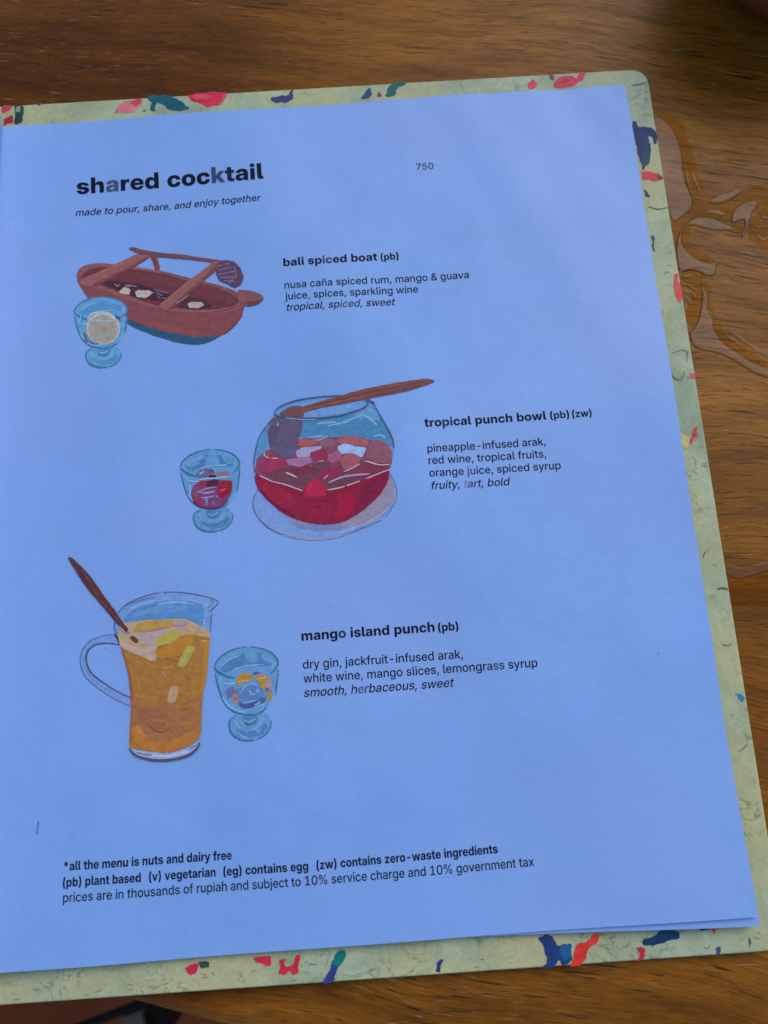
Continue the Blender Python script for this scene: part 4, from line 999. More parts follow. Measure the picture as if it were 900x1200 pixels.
line_obj('footnote', [("*all the menu is nuts and dairy free", 'b', (75.9, 1020), (271.8, 1007.2), 7.6, dict(fade={35: .2})),
                      ("(pb) plant based", 'b', (74.7, 1038.8), (165.3, 1033.2), 7.6),
                      ("(v) vegetarian", 'b', (174.7, 1032.6), (252.6, 1027.2), 7.6),
                      ("(eg) contains egg", 'b', (261.7, 1026.6), (361.7, 1019.3), 7.6),
                      ("(zw) contains zero-waste ingredients", 'b', (371.3, 1018.6), (584, 1000.2), 7.6),
                      ("prices are in thousands of rupiah and subject to 10% service charge and 10% government tax", 'r', (75, 1056.8), (626.7, 1015.4), 7.8, dict(sag=1.7))])

# ------------------------------------------------------------------ painted drinks
HULL, RIM, WOODY = (134, 68, 72), (144, 82, 86), (148, 88, 90)
a = Art()
a.poly([(90, 323), (93, 316), (102, 310), (120, 308), (159, 312), (189, 316.5), (219, 324.6), (246, 331.5), (270, 338.4), (285, 348), (287.5, 357), (283.5, 370), (274.5, 383), (261, 393), (243, 402), (228, 404), (204, 400.5), (180, 393), (150, 380), (120, 364), (105, 352), (96, 339), (91, 330)], HULL)
a.poly([(148, 372), (165, 379.5), (186, 387), (210, 391.5), (225, 395), (252, 394.5), (262, 392), (243, 402.4), (228, 404.5), (204, 401), (180, 393.5), (148, 379.5)], (40, 82, 116))
a.stroke([(262, 392), (275, 382), (284, 369)], 2.4, (120, 56, 60))
a.stroke([(170, 376), (200, 386), (230, 391)], 3.0, (150, 74, 68))
a.stroke([(246, 372), (244, 390)], 1.0, (124, 60, 62))
a.poly([(91, 326), (90, 321), (96, 314), (106, 309.5), (120, 308), (159, 312), (189, 316.5), (219, 324.6), (246, 331.5), (270, 338.4), (284, 347), (287, 355), (283, 361), (270, 365.5), (246, 368.5), (216, 368), (189, 363), (162, 355), (138, 347), (115, 337.5), (98, 335)], RIM)
a.poly([(94.5, 327), (99, 319.5), (114, 313.2), (129, 312.2), (159, 315), (189, 319.5), (219, 328.5), (252, 336), (270, 343.5), (280.5, 352), (277, 358.5), (252, 363), (228, 363.6), (201, 360), (187, 359), (150, 346.5), (115, 333), (99, 331)], (106, 47, 57))
a.poly([(159, 315.5), (219, 329), (262, 341), (276, 352), (270, 356), (240, 348), (190, 332), (160, 326)], (112, 52, 60))
a.poly([(117, 331.5), (132, 328), (159, 331.5), (180, 337.5), (201, 343.5), (192, 353), (174, 350.6), (144, 342.5)], (72, 32, 48))
a.poly([(207, 358.5), (222, 348), (240, 352), (250, 361), (228, 362.8)], (76, 36, 50))
a.poly([(138.6, 341.4), (145.5, 336.4), (152.4, 338), (151.4, 344.8), (142.5, 344)], (196, 182, 168), sm=0)
a.poly([(157.5, 342), (160, 340), (174, 339.4), (178.8, 342), (171, 349), (160, 347.5)], (190, 178, 164), sm=0)
a.poly([(219.8, 356), (224, 353.6), (237, 354.4), (239.6, 357.6), (232.5, 361.8), (222, 361)], (184, 170, 158), sm=0)
for p in ([(134, 332), (137, 335), (140, 333)], [(141, 340), (145, 336), (152, 335)], [(158, 341), (164, 338.6)], [(146, 333), (160, 335)]):
    a.stroke(p, 1.0, (170, 150, 170))
for p in ([(180, 338), (188, 341), (198, 343)], [(182, 342), (190, 346)], [(184, 346), (188, 350)], [(190, 349), (195, 349)], [(176, 345), (181, 341)]):
    a.stroke(p, 1.3, (128, 104, 150))
a.poly([(174, 297), (183, 297.5), (187.6, 315), (181.4, 316), (178.5, 306)], (134, 62, 58))
a.stroke([(177, 299), (181, 306), (182.5, 315)], 1.6, (112, 50, 52))
a.poly([(94, 333), (97, 327), (135, 309), (159, 297), (174, 297.6), (175, 300.5), (135, 322.8), (114, 335), (100, 336)], WOODY)
a.poly([(108, 334), (135, 320), (172, 300), (175, 301), (136, 323.5), (114, 335.5)], (126, 62, 62))
a.stroke([(98, 329), (135, 311), (160, 299.5)], 1.2, (164, 100, 90))
a.poly([(149.5, 290.6), (155, 288.4), (174, 293.6), (216, 298), (252, 304), (267, 306), (252, 308), (210, 302.6), (180, 300), (162, 296.4)], (110, 66, 74), sm=0)
a.stroke([(160, 291.5), (200, 297.5), (250, 304.4)], 1.0, (132, 82, 84))
a.poly([(254, 309), (264, 304.8), (274.5, 306.8), (282, 314.5), (286, 326), (282, 335), (276, 338), (267, 333.5), (257, 329), (253, 321)], (92, 62, 92))
for p in ([(256, 312), (270, 309)], [(256, 317), (272, 313)], [(255, 322), (277, 318)], [(257, 326), (276, 325)], [(262, 329), (275, 330)], [(274, 312), (277, 320), (276, 327)], [(268, 332), (274, 327)]):
    a.stroke(p, 1.1, (140, 112, 150))
a.poly([(280, 340), (294, 341.2), (306, 345.4), (310, 351), (303, 357), (291, 359.6), (283, 358), (276, 346)], (134, 78, 84))
a.poly([(288, 354), (300, 353.5), (309.6, 350.6), (303, 357.4), (291, 360)], (108, 58, 66))
a.poly([(185, 359.4), (189, 355), (219, 329.6), (240, 314.6), (251, 305.8), (257, 307), (255.4, 315), (228, 338), (201, 362), (195, 364.4)], WOODY)
a.poly([(257, 307), (255.6, 315.4), (228, 339), (202, 362.4), (197, 362), (226, 336), (250, 314)], (128, 68, 66))
a.stroke([(188, 358), (219, 331), (250, 308)], 1.0, (164, 102, 92))
a.stroke([(207, 355.5), (216, 350), (221, 346)], .9, (190, 160, 160))
a.stroke([(93, 325), (99, 317), (112, 311)], 1.4, (164, 94, 84))
a.stroke([(200, 364.6), (230, 367), (262, 364), (282, 357)], 1.2, (162, 92, 86))
a.stroke([(189, 317), (219, 325.4), (252, 333.4), (278, 343)], .9, (170, 104, 96))
a.build('boat_illustration', page, M_ART)


def goblet(a, box, fill, dark, edge, light):
    """footed glass, drawn in the zoomed units of one of them and fitted to a box of the page"""
    x0, x1, y0, y1 = box

    def T(P):
        return [(x0 + (x - 100) / 668 * (x1 - x0), y0 + (y - 118) / 977 * (y1 - y0)) for x, y in P]
    sc = (x1 - x0) / 668
    a.poly(T([(250, 930), (275, 860), (340, 820), (450, 805), (560, 800), (640, 812), (690, 870), (692, 940), (640, 1030), (540, 1080), (420, 1095), (320, 1060), (265, 1000)]), fill)
    a.poly(T([(330, 960), (430, 1000), (560, 970), (640, 900), (660, 960), (600, 1030), (430, 1065), (330, 1030)]), dark)
    a.poly(T([(100, 320), (130, 260), (220, 180), (330, 135), (450, 118), (570, 128), (680, 170), (745, 225), (768, 290), (758, 340), (760, 430), (745, 560), (700, 680), (640, 760), (540, 810), (440, 825), (330, 810), (240, 750), (180, 650), (140, 540), (112, 420)]), fill)
    a.poly(T([(165, 340), (230, 270), (330, 205), (450, 178), (570, 188), (680, 230), (722, 285), (660, 320), (450, 300), (330, 330), (270, 372), (200, 385)]), dark)
    a.poly(T([(395, 830), (550, 825), (555, 885), (500, 930), (430, 930), (392, 880)]), tuple(.5 * (f + e) for f, e in zip(fill, edge)))
    for p, w in (([(102, 335), (130, 260), (220, 180), (330, 135), (440, 118)], 17), ([(480, 118), (600, 135), (690, 175), (745, 230), (766, 290), (740, 345), (680, 402)], 19),
                 ([(105, 340), (160, 392), (240, 430), (310, 442)], 26), ([(115, 400), (130, 480), (160, 590), (200, 690), (260, 760), (330, 806), (440, 826), (550, 815), (610, 785)], 20),
                 ([(764, 350), (752, 470), (735, 610)], 16), ([(700, 680), (640, 758), (560, 806)], 12), ([(265, 870), (252, 930), (275, 1010), (330, 1065), (420, 1094), (520, 1085)], 20),
                 ([(540, 1080), (640, 1030), (690, 940), (692, 880)], 13), ([(410, 905), (470, 935), (540, 900)], 16), ([(275, 865), (330, 830)], 12)):
        a.stroke(T(p), w * sc, edge)
    for p, w in (([(180, 320), (260, 240), (380, 205)], 12), ([(270, 380), (360, 330), (480, 305), (620, 300)], 12), ([(190, 490), (260, 500), (330, 495)], 16), ([(190, 640), (240, 720), (320, 775), (420, 795)], 22),
                 ([(640, 760), (700, 680), (725, 590)], 12), ([(320, 870), (330, 930), (370, 960)], 16), ([(410, 880), (470, 900), (530, 860)], 13), ([(340, 1000), (380, 1040), (450, 1060)], 12), ([(600, 860), (580, 920), (500, 990)], 13), ([(690, 260), (720, 290), (690, 340)], 12), ([(160, 420), (180, 520)], 12)):
        a.stroke(T(p), w * sc, light)


# first goblet with a citrus wheel
a = Art()
B = (87, 149.6, 348, 432)
goblet(a, B, (94, 160, 216), (80, 144, 206), (58, 114, 174), (136, 186, 232))
b = lambda P: [(75 + x / 7.2, 280 + y / 7.2) for x, y in P]
circ = lambda cx, cy, rx, ry, n=22: [(cx + rx * math.cos(i * 2 * math.pi / n), cy + ry * math.sin(i * 2 * math.pi / n)) for i in range(n)]
a.poly(b(circ(335, 760, 140, 142)), (190, 188, 200))
a.poly(b(circ(335, 768, 126, 126)), (168, 158, 150))
a.poly(b([(270, 690), (330, 650), (420, 700), (440, 790), (360, 880), (270, 850), (230, 780)]), (162, 154, 148))
a.poly(b(circ(335, 748, 42, 24, 10)), (174, 144, 130))
for p in ([(300, 680), (310, 640)], [(380, 700), (400, 650)], [(270, 780), (230, 760)], [(300, 820), (280, 860)], [(380, 820), (400, 850)], [(410, 760), (450, 750)]):
    a.stroke(b(p), .9, (182, 172, 160))
a.stroke(b([(205, 705), (260, 690), (350, 700), (470, 690)]), 1.5, (176, 186, 210))
a.stroke(b([(205, 690), (230, 640), (300, 618), (390, 625)]), 1.6, (196, 200, 212))
a.stroke(b([(432, 640), (455, 665), (480, 690)]), 1.3, (58, 66, 104))
a.stroke(b([(435, 672), (475, 660)]), 1.3, (58, 66, 104))
a.poly(b([(165, 800), (190, 800), (215, 870), (190, 885)]), (112, 104, 130))
a.stroke(b([(215, 875), (260, 895), (300, 890)]), 1.6, (66, 100, 170))
a.stroke(b([(150, 640), (140, 720)]), 1.2, (140, 186, 230))
a.build('glass_illustration', page, M_ART)

# second goblet with red fruit
a = Art()
goblet(a, (210.4, 281.2, 526, 623.8), (96, 152, 212), (74, 126, 188), (54, 108, 158), (130, 176, 232))
b = lambda P: [(200 + x / 9, 510 + y / 9) for x, y in P]
a.poly(b([(212, 600), (235, 530), (310, 480), (500, 470), (645, 480), (650, 570), (610, 680), (520, 762), (380, 778), (280, 745), (230, 690)]), (126, 58, 104))
a.poly(b([(240, 640), (330, 650), (340, 760), (280, 740), (232, 690)]), (142, 48, 82))
a.poly(b([(420, 640), (560, 660), (520, 750), (400, 772)]), (120, 60, 112))
a.poly(b([(260, 420), (300, 370), (370, 345), (455, 350), (470, 400), (400, 435), (290, 450)]), (108, 98, 146))
a.poly(b([(380, 365), (440, 355), (460, 390), (400, 400)]), (88, 84, 124))
a.poly(b([(470, 390), (560, 378), (640, 400), (600, 440), (510, 455)]), (150, 118, 140))
a.poly(b([(400, 420), (480, 414), (472, 447), (404, 452)]), (84, 12, 36), sm=0)
a.poly(b([(380, 480), (506, 464), (506, 532), (368, 546)]), (78, 30, 50), sm=0)
a.poly(b([(302, 480), (372, 478), (365, 540), (318, 565)]), (160, 36, 60), sm=0)
a.poly(b([(486, 570), (530, 490), (600, 470), (646, 480), (640, 570), (600, 640), (545, 672), (500, 625)]), (152, 22, 46))
a.poly(b([(230, 590), (290, 560), (300, 640), (240, 660)]), (126, 74, 104))
for p, w in (([(280, 595), (370, 612), (420, 600), (470, 590)], 2.0), ([(300, 590), (380, 560), (480, 545)], 1.3), ([(320, 660), (385, 655), (470, 640)], 1.6), ([(385, 650), (378, 740)], 1.8), ([(350, 655), (370, 690)], 1.2), ([(450, 700), (450, 740)], 1.0), ([(480, 650), (500, 640)], 1.4)):
    a.stroke(b(p), w, (152, 140, 206))
a.stroke(b([(520, 580), (550, 580), (580, 560)]), 1.0, (200, 120, 140))
for p, w in (([(300, 470), (380, 455), (520, 450), (640, 430)], 1.7), ([(300, 410), (350, 380)], 1.8), ([(450, 340), (470, 380)], 1.6), ([(520, 320), (590, 310)], 1.6), ([(190, 480), (260, 490)], 1.6), ([(200, 520), (210, 620)], 1.6)):
    a.stroke(b(p), w, (158, 186, 238))
a.stroke(b([(235, 700), (310, 755), (390, 776), (520, 765), (600, 690)]), 1.4, (110, 26, 70))
a.build('glass_illustration', page, M_ART)

# third goblet with mango and ice
a = Art()
goblet(a, (251, 326.6, 758.2, 868.4), (100, 154, 214), (78, 126, 190), (52, 112, 158), (134, 180, 232))
b = lambda P: [(240 + x / 8.89, 745 + y / 8.89) for x, y in P]
a.poly(b([(220, 560), (300, 525), (330, 620), (240, 655)]), (100, 106, 166))
a.poly(b([(285, 620), (340, 590), (360, 700), (300, 705)]), (172, 132, 132))
a.poly(b([(320, 560), (350, 530), (345, 620), (320, 610)]), (110, 130, 140))
a.poly(b([(330, 460), (365, 402), (430, 384), (500, 420), (485, 470), (410, 488), (345, 525)]), (186, 136, 44))
a.poly(b([(500, 425), (560, 398), (640, 410), (600, 450), (520, 460)]), (188, 132, 100))
a.poly(b([(490, 400), (530, 372), (590, 385), (540, 405)]), (72, 98, 160))
a.poly(b([(540, 460), (600, 425), (665, 418), (655, 490), (612, 575), (570, 505)]), (186, 138, 40))
a.poly(b([(640, 460), (700, 440), (714, 560), (655, 590), (630, 540)]), (160, 140, 158))
a.poly(b([(640, 605), (705, 585), (690, 650), (665, 695)]), (186, 136, 60))
a.poly(b([(640, 540), (670, 545), (660, 580), (635, 575)]), (120, 84, 90), sm=0)
a.poly(b([(365, 560), (430, 505), (490, 490), (570, 520), (620, 600), (645, 665), (560, 722), (420, 762), (358, 725), (352, 640)]), (86, 128, 192))
a.poly(b([(356, 700), (440, 710), (500, 690), (560, 675), (560, 715), (440, 762), (365, 735)]), (66, 84, 150))
a.poly(b([(560, 660), (620, 640), (642, 668), (590, 710)]), (72, 100, 150))
for p, w in (([(470, 555), (478, 610), (530, 612)], 1.4), ([(530, 560), (572, 572), (540, 585)], 1.5), ([(370, 600), (420, 520), (490, 495), (560, 520)], 1.3), ([(400, 700), (460, 690), (530, 670)], 1.3), ([(520, 725), (580, 690)], 1.3), ([(500, 750), (590, 730), (650, 700)], 1.6)):
    a.stroke(b(p), w, (140, 178, 232))
for p in ([(345, 480), (420, 470), (480, 475)], [(530, 455), (600, 440), (640, 430)]):
    a.stroke(b(p), 1.2, (206, 176, 150))
for p in ([(320, 640), (335, 680)], [(300, 640), (310, 660)], [(440, 420), (425, 430)]):
    a.stroke(b(p), 1.2, (140, 86, 90))
a.build('glass_illustration', page, M_ART)

# punch bowl on its plate with a wooden ladle
a = Art()
a.poly([(295.5, 588), (298, 600), (309.5, 615.5), (323.5, 624.3), (346, 631), (372.5, 633), (397.5, 629.5), (423.8, 619), (450, 608.5), (462.3, 592.8), (466, 579), (462, 565), (455, 556), (440, 550), (330, 560), (302, 572)], (124, 156, 226))
a.poly([(457, 557), (463, 572), (462, 588), (447, 605.5), (424, 615.8), (390, 619), (352, 620), (336, 610), (360, 604), (398, 606), (424, 594), (445, 578)], (156, 142, 172))
a.poly([(336, 610), (355, 613.5), (400, 614.6), (402, 620.5), (372.5, 622.4), (351, 619.6)], (124, 132, 186))
a.stroke([(303, 574), (296, 584), (297, 599), (309, 615), (324, 624.5), (346, 631), (372, 633), (398, 629.6), (424, 619.4), (446, 610)], 1.9, (100, 108, 150))
a.stroke([(452, 606), (462, 592), (466, 579), (462, 564), (457, 556)], 1.2, (120, 116, 150))
a.stroke([(330, 627), (352, 632), (384, 632), (412, 625)], 1.0, (170, 160, 180))
a.stroke([(392, 626), (424, 616), (446, 604), (456, 594)], 1.3, (176, 180, 222))
# glass
a.poly([(321, 484), (325, 477), (346, 469), (369, 465.5), (400, 463.6), (429, 468.6), (438, 473), (450, 495), (460.5, 514), (462, 526), (458, 545), (400, 556), (330, 556), (298, 556), (297, 536), (302.5, 513), (316.5, 493)], (102, 152, 224))
a.poly([(313, 497), (315, 525), (303, 532), (297.5, 541), (299.6, 521), (304, 508)], (84, 146, 208))
a.poly([(356, 491.5), (380, 490.5), (415, 485.5), (437.8, 476.5), (450, 496.5), (459.6, 514), (461.6, 526), (450, 519.5), (432.5, 514.5), (411.5, 511), (380, 512.6), (352, 513), (350, 504)], (70, 134, 186))
a.poly([(331, 484), (346, 475), (372, 469), (404, 467), (428, 471), (424, 478), (400, 485), (360, 488)], (112, 160, 226))
a.poly([(412, 486), (437, 477), (447, 494), (430, 491)], (96, 154, 206))
a.poly([(450, 497), (460, 514), (461.6, 526), (454, 517)], (84, 130, 186))
for p, w in (([(371, 496), (382, 495), (394, 494.5)], 2.2), ([(384, 499), (398, 496), (410, 494)], 2.0), ([(402, 494), (414, 490.5), (424, 487)], 2.2), ([(425, 486), (434, 491), (442, 499)], 2.4), ([(438, 512), (446, 509.5), (452, 514)], 2.4), ([(360, 513), (372, 510.5), (384, 511)], 1.8), ([(430, 480), (436, 482)], 2.4), ([(302, 522), (306, 510), (311, 500)], 1.6)):
    a.stroke(p, w, (128, 176, 232))
# punch surface
a.poly([(298, 553), (300.5, 537), (311, 528), (330, 520), (352, 513.5), (380, 513), (411.5, 510.5), (437.8, 516.6), (457, 525.4), (460.6, 533), (457, 551), (422, 564), (404, 570), (380, 575), (357, 576), (334, 568), (302, 557)], (136, 68, 96))
a.poly([(304, 556), (328.8, 548), (358, 543), (400, 541), (440, 540), (456, 546), (455, 551.6), (422, 563.6), (380, 574.4), (356, 575.6), (334, 567.6)], (112, 58, 76))
a.poly([(408, 551), (427, 541), (455, 545.4), (455, 551), (428, 560), (412, 556)], (132, 50, 74))
a.poly([(351.5, 514), (363.8, 515.4), (374, 519), (358.5, 523), (349, 522)], (182, 84, 84))
a.poly([(362, 516), (372, 512.5), (384, 514), (380, 519)], (168, 112, 130))
a.poly([(394, 516), (406, 510.4), (422, 513), (433, 517.4), (430.8, 523), (415, 522.4), (398, 520.4)], (172, 92, 100))
a.poly([(372, 518), (384, 514), (394, 516), (392, 522), (378, 523)], (140, 92, 110))
a.poly([(346, 529), (355, 523.4), (377.8, 522.4), (374, 528), (362, 535.4), (348, 535.6)], (166, 160, 206))
a.poly([(432, 521), (441, 515.4), (450, 518), (457, 525), (460.8, 533), (457, 543.8), (440, 543), (428, 535)], (146, 86, 104))
a.poly([(394.6, 523), (403, 519.8), (416, 523), (430, 525), (424, 537), (411.5, 530.8), (399, 532)], (164, 190, 246), sm=0)
a.poly([(381, 534), (395.8, 526.6), (401, 532), (399, 539), (388, 543)], (166, 88, 130))
a.poly([(362.6, 530), (379.5, 525), (385.4, 533), (380, 542.4), (367, 539)], (152, 42, 80), sm=0)
a.poly([(397.5, 539), (408, 531), (418.5, 532.6), (422.4, 540), (415, 549.4), (403, 551)], (170, 86, 104))
a.poly([(300.4, 545), (307, 535), (320, 532.4), (336, 538.4), (338, 543), (327, 551), (306, 555)], (160, 46, 90))
a.poly([(301, 540), (306, 533), (312, 529), (316, 534), (308, 541)], (136, 70, 96))
a.poly([(335, 538.5), (348, 536), (362, 534.6), (366, 541.6), (351.5, 547.4), (338, 545)], (166, 110, 158))
a.poly([(372, 556), (384, 549), (400, 547.6), (402, 552), (397.5, 557), (384, 562), (374, 561)], (152, 36, 80))
a.poly([(340, 549), (356, 546), (372, 548), (360, 556), (346, 555)], (124, 44, 66))
a.poly([(384, 543), (398, 541), (400, 547), (386, 549)], (140, 56, 84))
# ladle
a.poly([(320, 488), (336, 486.5), (355, 489), (354.4, 500), (349, 517), (345, 535.4), (330, 536.4), (316, 526), (312.8, 506), (315.6, 496)], (96, 82, 116))
a.poly([(316, 500), (322, 492), (326, 500), (322, 522), (316, 524)], (88, 72, 104))
a.poly([(330, 528), (342, 520), (346, 528), (343, 536), (332, 536)], (90, 86, 126))
a.poly([(326, 485), (337, 477.4), (348, 475), (356, 477), (356, 488.6), (338, 487.4)], (114, 76, 76))
a.stroke([(326, 495), (325, 499)], 1.6, (170, 170, 200))
a.poly([(343, 481.4), (355, 476.4), (380, 469), (400, 464), (423.8, 457), (450, 451.7), (485, 445.6), (502, 443.8), (509.8, 446.6), (502.5, 450.4), (478, 458.4), (450, 463.6), (415, 471.4), (380, 477), (355, 483.4), (346, 484)], (126, 70, 62), sm=0)
for p, w, c in (([(360, 478), (400, 468), (440, 458)], 1.2, (96, 50, 50)), ([(420, 463), (460, 455), (500, 447)], 1.3, (104, 56, 56)), ([(350, 481), (390, 472), (430, 464)], 1.0, (154, 94, 76)), ([(430, 466), (470, 458), (494, 451)], 1.0, (92, 50, 56)), ([(450, 455), (480, 449.5)], .9, (150, 92, 78)), ([(505, 446), (509, 446.8)], 1.6, (84, 56, 64))):
    a.stroke(p, w, c)
# front of the bowl
a.poly([(298.6, 556), (303, 556.4), (320, 565), (334, 567.6), (356, 575.6), (380, 575), (404.5, 570), (422, 564), (457.4, 551.2), (455.4, 563), (446.5, 579), (424, 600), (401, 612.4), (380, 614.6), (372.5, 614.2), (351.5, 610.4), (328.8, 600), (313, 586), (302.5, 573.6), (298.4, 561)], (140, 22, 56))
a.poly([(394, 579), (411, 576), (416, 588), (415, 597), (403, 609), (390, 606), (398, 592)], (168, 18, 58))
a.poly([(424, 572), (440, 562), (446, 572), (428, 592)], (128, 22, 60))
a.poly([(357, 571), (364, 563), (374, 560.6), (382, 570), (381.6, 581), (370, 584), (356.6, 582)], (186, 32, 66))
a.poly([(356, 582), (381, 581), (390, 590), (386, 610), (360, 606), (352, 594)], (150, 20, 58))
a.poly([(301, 562), (316, 566), (340, 576), (350, 590), (330, 596), (312, 580)], (158, 26, 58))
for p, w, c in (([(362, 587), (376, 586), (386, 588)], 1.6, (116, 18, 50)), ([(364, 594), (380, 593)], 1.4, (120, 18, 52)), ([(306, 575), (322, 592), (346, 606)], 2.0, (116, 16, 48)), ([(384, 578), (384, 606)], 1.4, (124, 20, 54)), ([(360, 575), (366, 567)], 1.4, (206, 56, 84))):
    a.stroke(p, w, c)
for p, w in (([(304, 557), (312, 561), (320, 564.8)], 1.3), ([(320, 564.6), (334, 567.6), (345, 571.6), (355, 575.4)], 1.4), ([(383.5, 574.2), (394, 572.6), (404, 570.2)], 1.5), ([(406, 569.4), (422, 564)], 1.5), ([(429, 561.6), (442, 556.4), (455, 551.4)], 1.5), ([(334.9, 554), (341, 556), (348, 559.6)], 1.9), ([(402.8, 553), (412, 549.6), (422, 543.8)], 1.4), ([(427.3, 541), (434, 542), (443, 545.8), (457, 545.4)], 1.6), ([(310, 530), (309, 534), (316, 537)], 1.2), ([(318, 537), (326, 537)], 1.2)):
    a.stroke(p, w, (214, 182, 196))
for p, w in (([(385, 566), (400, 559), (416, 557), (433, 556)], 2.6), ([(379, 561.4), (384.8, 556.6)], 1.8), ([(372, 541), (380, 540)], 1.4), ([(372, 516.5), (384, 512)], 1.4)):
    a.stroke(p, w, (186, 146, 188))
for p, w in (([(321, 485), (325, 477), (346, 469), (369, 465.6), (400, 463.6)], 1.4), ([(321, 485), (328, 488), (340, 489.4), (372, 490.4), (390, 488.6), (411, 484.4), (426, 479), (432, 474), (430, 469.4)], 1.7), ([(428, 468.4), (436, 471.4), (439, 474)], 2.4), ([(438, 473.6), (450, 495), (460.5, 514), (462, 526)], 1.2), ([(317, 492), (303, 513), (297.4, 536), (298, 553)], 1.2)):
    a.stroke(p, w, (72, 88, 128))
a.stroke([(334, 489.8), (350, 491.4), (372, 492)], .9, (186, 176, 200))
a.build('punch_bowl_illustration', page, M_ART)

# pitcher
a = Art()
a.poly([(133.6, 742.4), (119, 745), (104.7, 751), (96, 762.8), (93.6, 777), (99, 792), (108.3, 802), (131, 818.6), (152, 828), (153.5, 818), (137.3, 810.8), (118, 798.4), (106, 788.8), (100.8, 774.3), (102.4, 763), (112, 755), (127.8, 754), (141, 756), (138, 743)], (122, 152, 226), sm=0)
a.stroke([(136, 743), (119, 745.4), (104.7, 751.4), (96, 763), (93.8, 777), (99, 792), (108.6, 802), (131, 818.4), (151.6, 827.6)], 1.5, (74, 118, 172))
a.stroke([(140, 755.4), (127.8, 753.6), (112, 754.6), (102.4, 763), (100.6, 774.4), (106, 788.8), (118, 798.4), (137.3, 811), (153.5, 818)], 2.0, (66, 74, 116))
a.stroke([(106, 757), (99, 766), (98, 778), (104, 791), (114, 801), (136, 815)], 1.3, (100, 136, 200))
a.stroke([(134, 744), (137.6, 747), (141, 756.6)], 2.6, (56, 52, 78))
a.poly([(137, 722), (148.3, 707.5), (175.8, 696.5), (207, 694), (232.6, 697), (255.5, 703.6), (256.6, 707), (248, 718.5), (247, 744), (140, 748), (135, 735)], (118, 156, 226))
a.poly([(144, 726), (159.3, 713), (185, 705.4), (212.5, 703.6), (236.3, 709), (241, 715), (238, 733), (222, 727), (176, 727), (150, 731)], (84, 140, 206))
a.poly([(150, 724), (170, 714), (200, 708), (222, 710), (214, 716), (176, 720)], (100, 150, 212))
for p, w, c in (([(138, 719), (148.3, 707.5), (175.8, 696.8), (190, 695)], 1.3, (76, 86, 124)), ([(192, 694.6), (207, 694), (232.6, 697.2), (255.4, 703.6), (256.4, 707)], 1.4, (82, 84, 116)), ([(256.4, 707), (250, 714), (245, 718)], 1.3, (86, 96, 140)), ([(136, 720), (133.8, 735), (137, 744)], 1.4, (66, 100, 150)), ([(249, 718), (248, 730), (247, 742)], 1.2, (74, 106, 170)), ([(144, 712), (160, 704.6), (182, 700)], 1.2, (96, 110, 160)), ([(244, 713), (252, 706.6), (246, 703)], 1.2, (98, 112, 170)),
                ([(150, 716), (164, 708.6), (184, 703.6)], 2.0, (144, 180, 236)), ([(186, 708.6), (206, 705.4), (228, 708.4)], 2.0, (146, 184, 238)), ([(222, 703), (238, 706), (244, 710)], 1.6, (144, 180, 236)), ([(240, 726), (240, 738)], 1.4, (150, 186, 240))):
    a.stroke(p, w, c)
DRK = (176, 117, 50)
a.poly([(140, 746), (160, 730), (200, 727), (230, 735), (247.3, 744), (245, 772), (243.6, 783), (237.4, 819.3), (235.6, 864), (218, 877), (194, 883.4), (166.7, 879.8), (151, 877), (151, 859.6), (153, 819.3), (150, 790), (141, 758.8)], DRK, sm=0)
a.poly([(141, 756), (150, 790), (153, 822), (151.5, 868), (155, 868), (157, 822), (154, 790), (146, 762)], (156, 92, 58), sm=0)
a.poly([(246, 750), (244, 785), (238.5, 815), (235, 812), (238, 784), (240, 752)], (188, 128, 42))
a.poly([(154, 819.3), (166, 817), (178, 824), (196, 821), (209, 827), (222, 820), (237.2, 817), (235.8, 851), (209, 864), (183, 870.4), (170, 864), (164, 851), (155, 849)], (168, 106, 60), sm=0)
a.poly([(200, 829), (236, 822), (235.6, 846), (214, 858), (196, 850)], (170, 108, 62))
a.poly([(160, 832), (182, 830), (198, 838), (190, 856), (172, 852), (162, 846)], (160, 98, 64))
for p, w, c in (([(156, 822), (172, 824), (190, 828)], 4, (174, 112, 56)), ([(196, 824), (214, 829), (234, 824)], 4, (176, 114, 54)), ([(160, 812), (176, 818), (192, 816)], 3, (182, 122, 52)), ([(214, 812), (228, 814), (238, 808)], 3, (186, 124, 48)), ([(168, 776), (190, 784), (206, 780)], 3, (188, 128, 50)), ([(158, 786), (164, 806), (162, 818)], 3, (184, 122, 50)), ([(216, 790), (224, 800), (222, 812)], 3, (170, 110, 54)), ([(180, 800), (190, 812), (186, 820)], 2.4, (168, 108, 56)), ([(172, 840), (184, 846), (200, 842)], 2.6, (174, 110, 60)), ([(206, 846), (220, 850), (234, 842)], 2.6, (178, 112, 54))):
    a.stroke(p, w, c)
a.poly([(155, 848), (160, 851), (168, 858), (171, 866), (183, 871.4), (209, 865), (235.4, 852), (235, 864), (218, 876.6), (194, 883), (172, 879.6), (157, 872), (153, 860)], (190, 116, 46), sm=0)
a.poly([(156, 850), (163, 852), (171, 864), (164, 864)], (196, 128, 50))
a.poly([(141, 731), (160, 728), (190, 726), (218, 724.8), (232, 732), (247.3, 741), (246.6, 748), (225.3, 743.4), (210, 747), (184, 757.6), (184, 774), (164, 768), (141.6, 759), (138.4, 745)], (192, 162, 130), sm=0)
a.poly([(160, 731), (176, 727.6), (203.3, 726.4), (206, 733), (192, 739), (166, 741), (156, 742)], (190, 146, 72), sm=0)
a.poly([(163, 745), (178, 740.6), (196, 737), (194, 743), (184, 754), (168, 754)], (186, 162, 172))
a.poly([(202, 731), (214, 727), (222, 731), (214, 737), (206, 735)], (180, 152, 160))
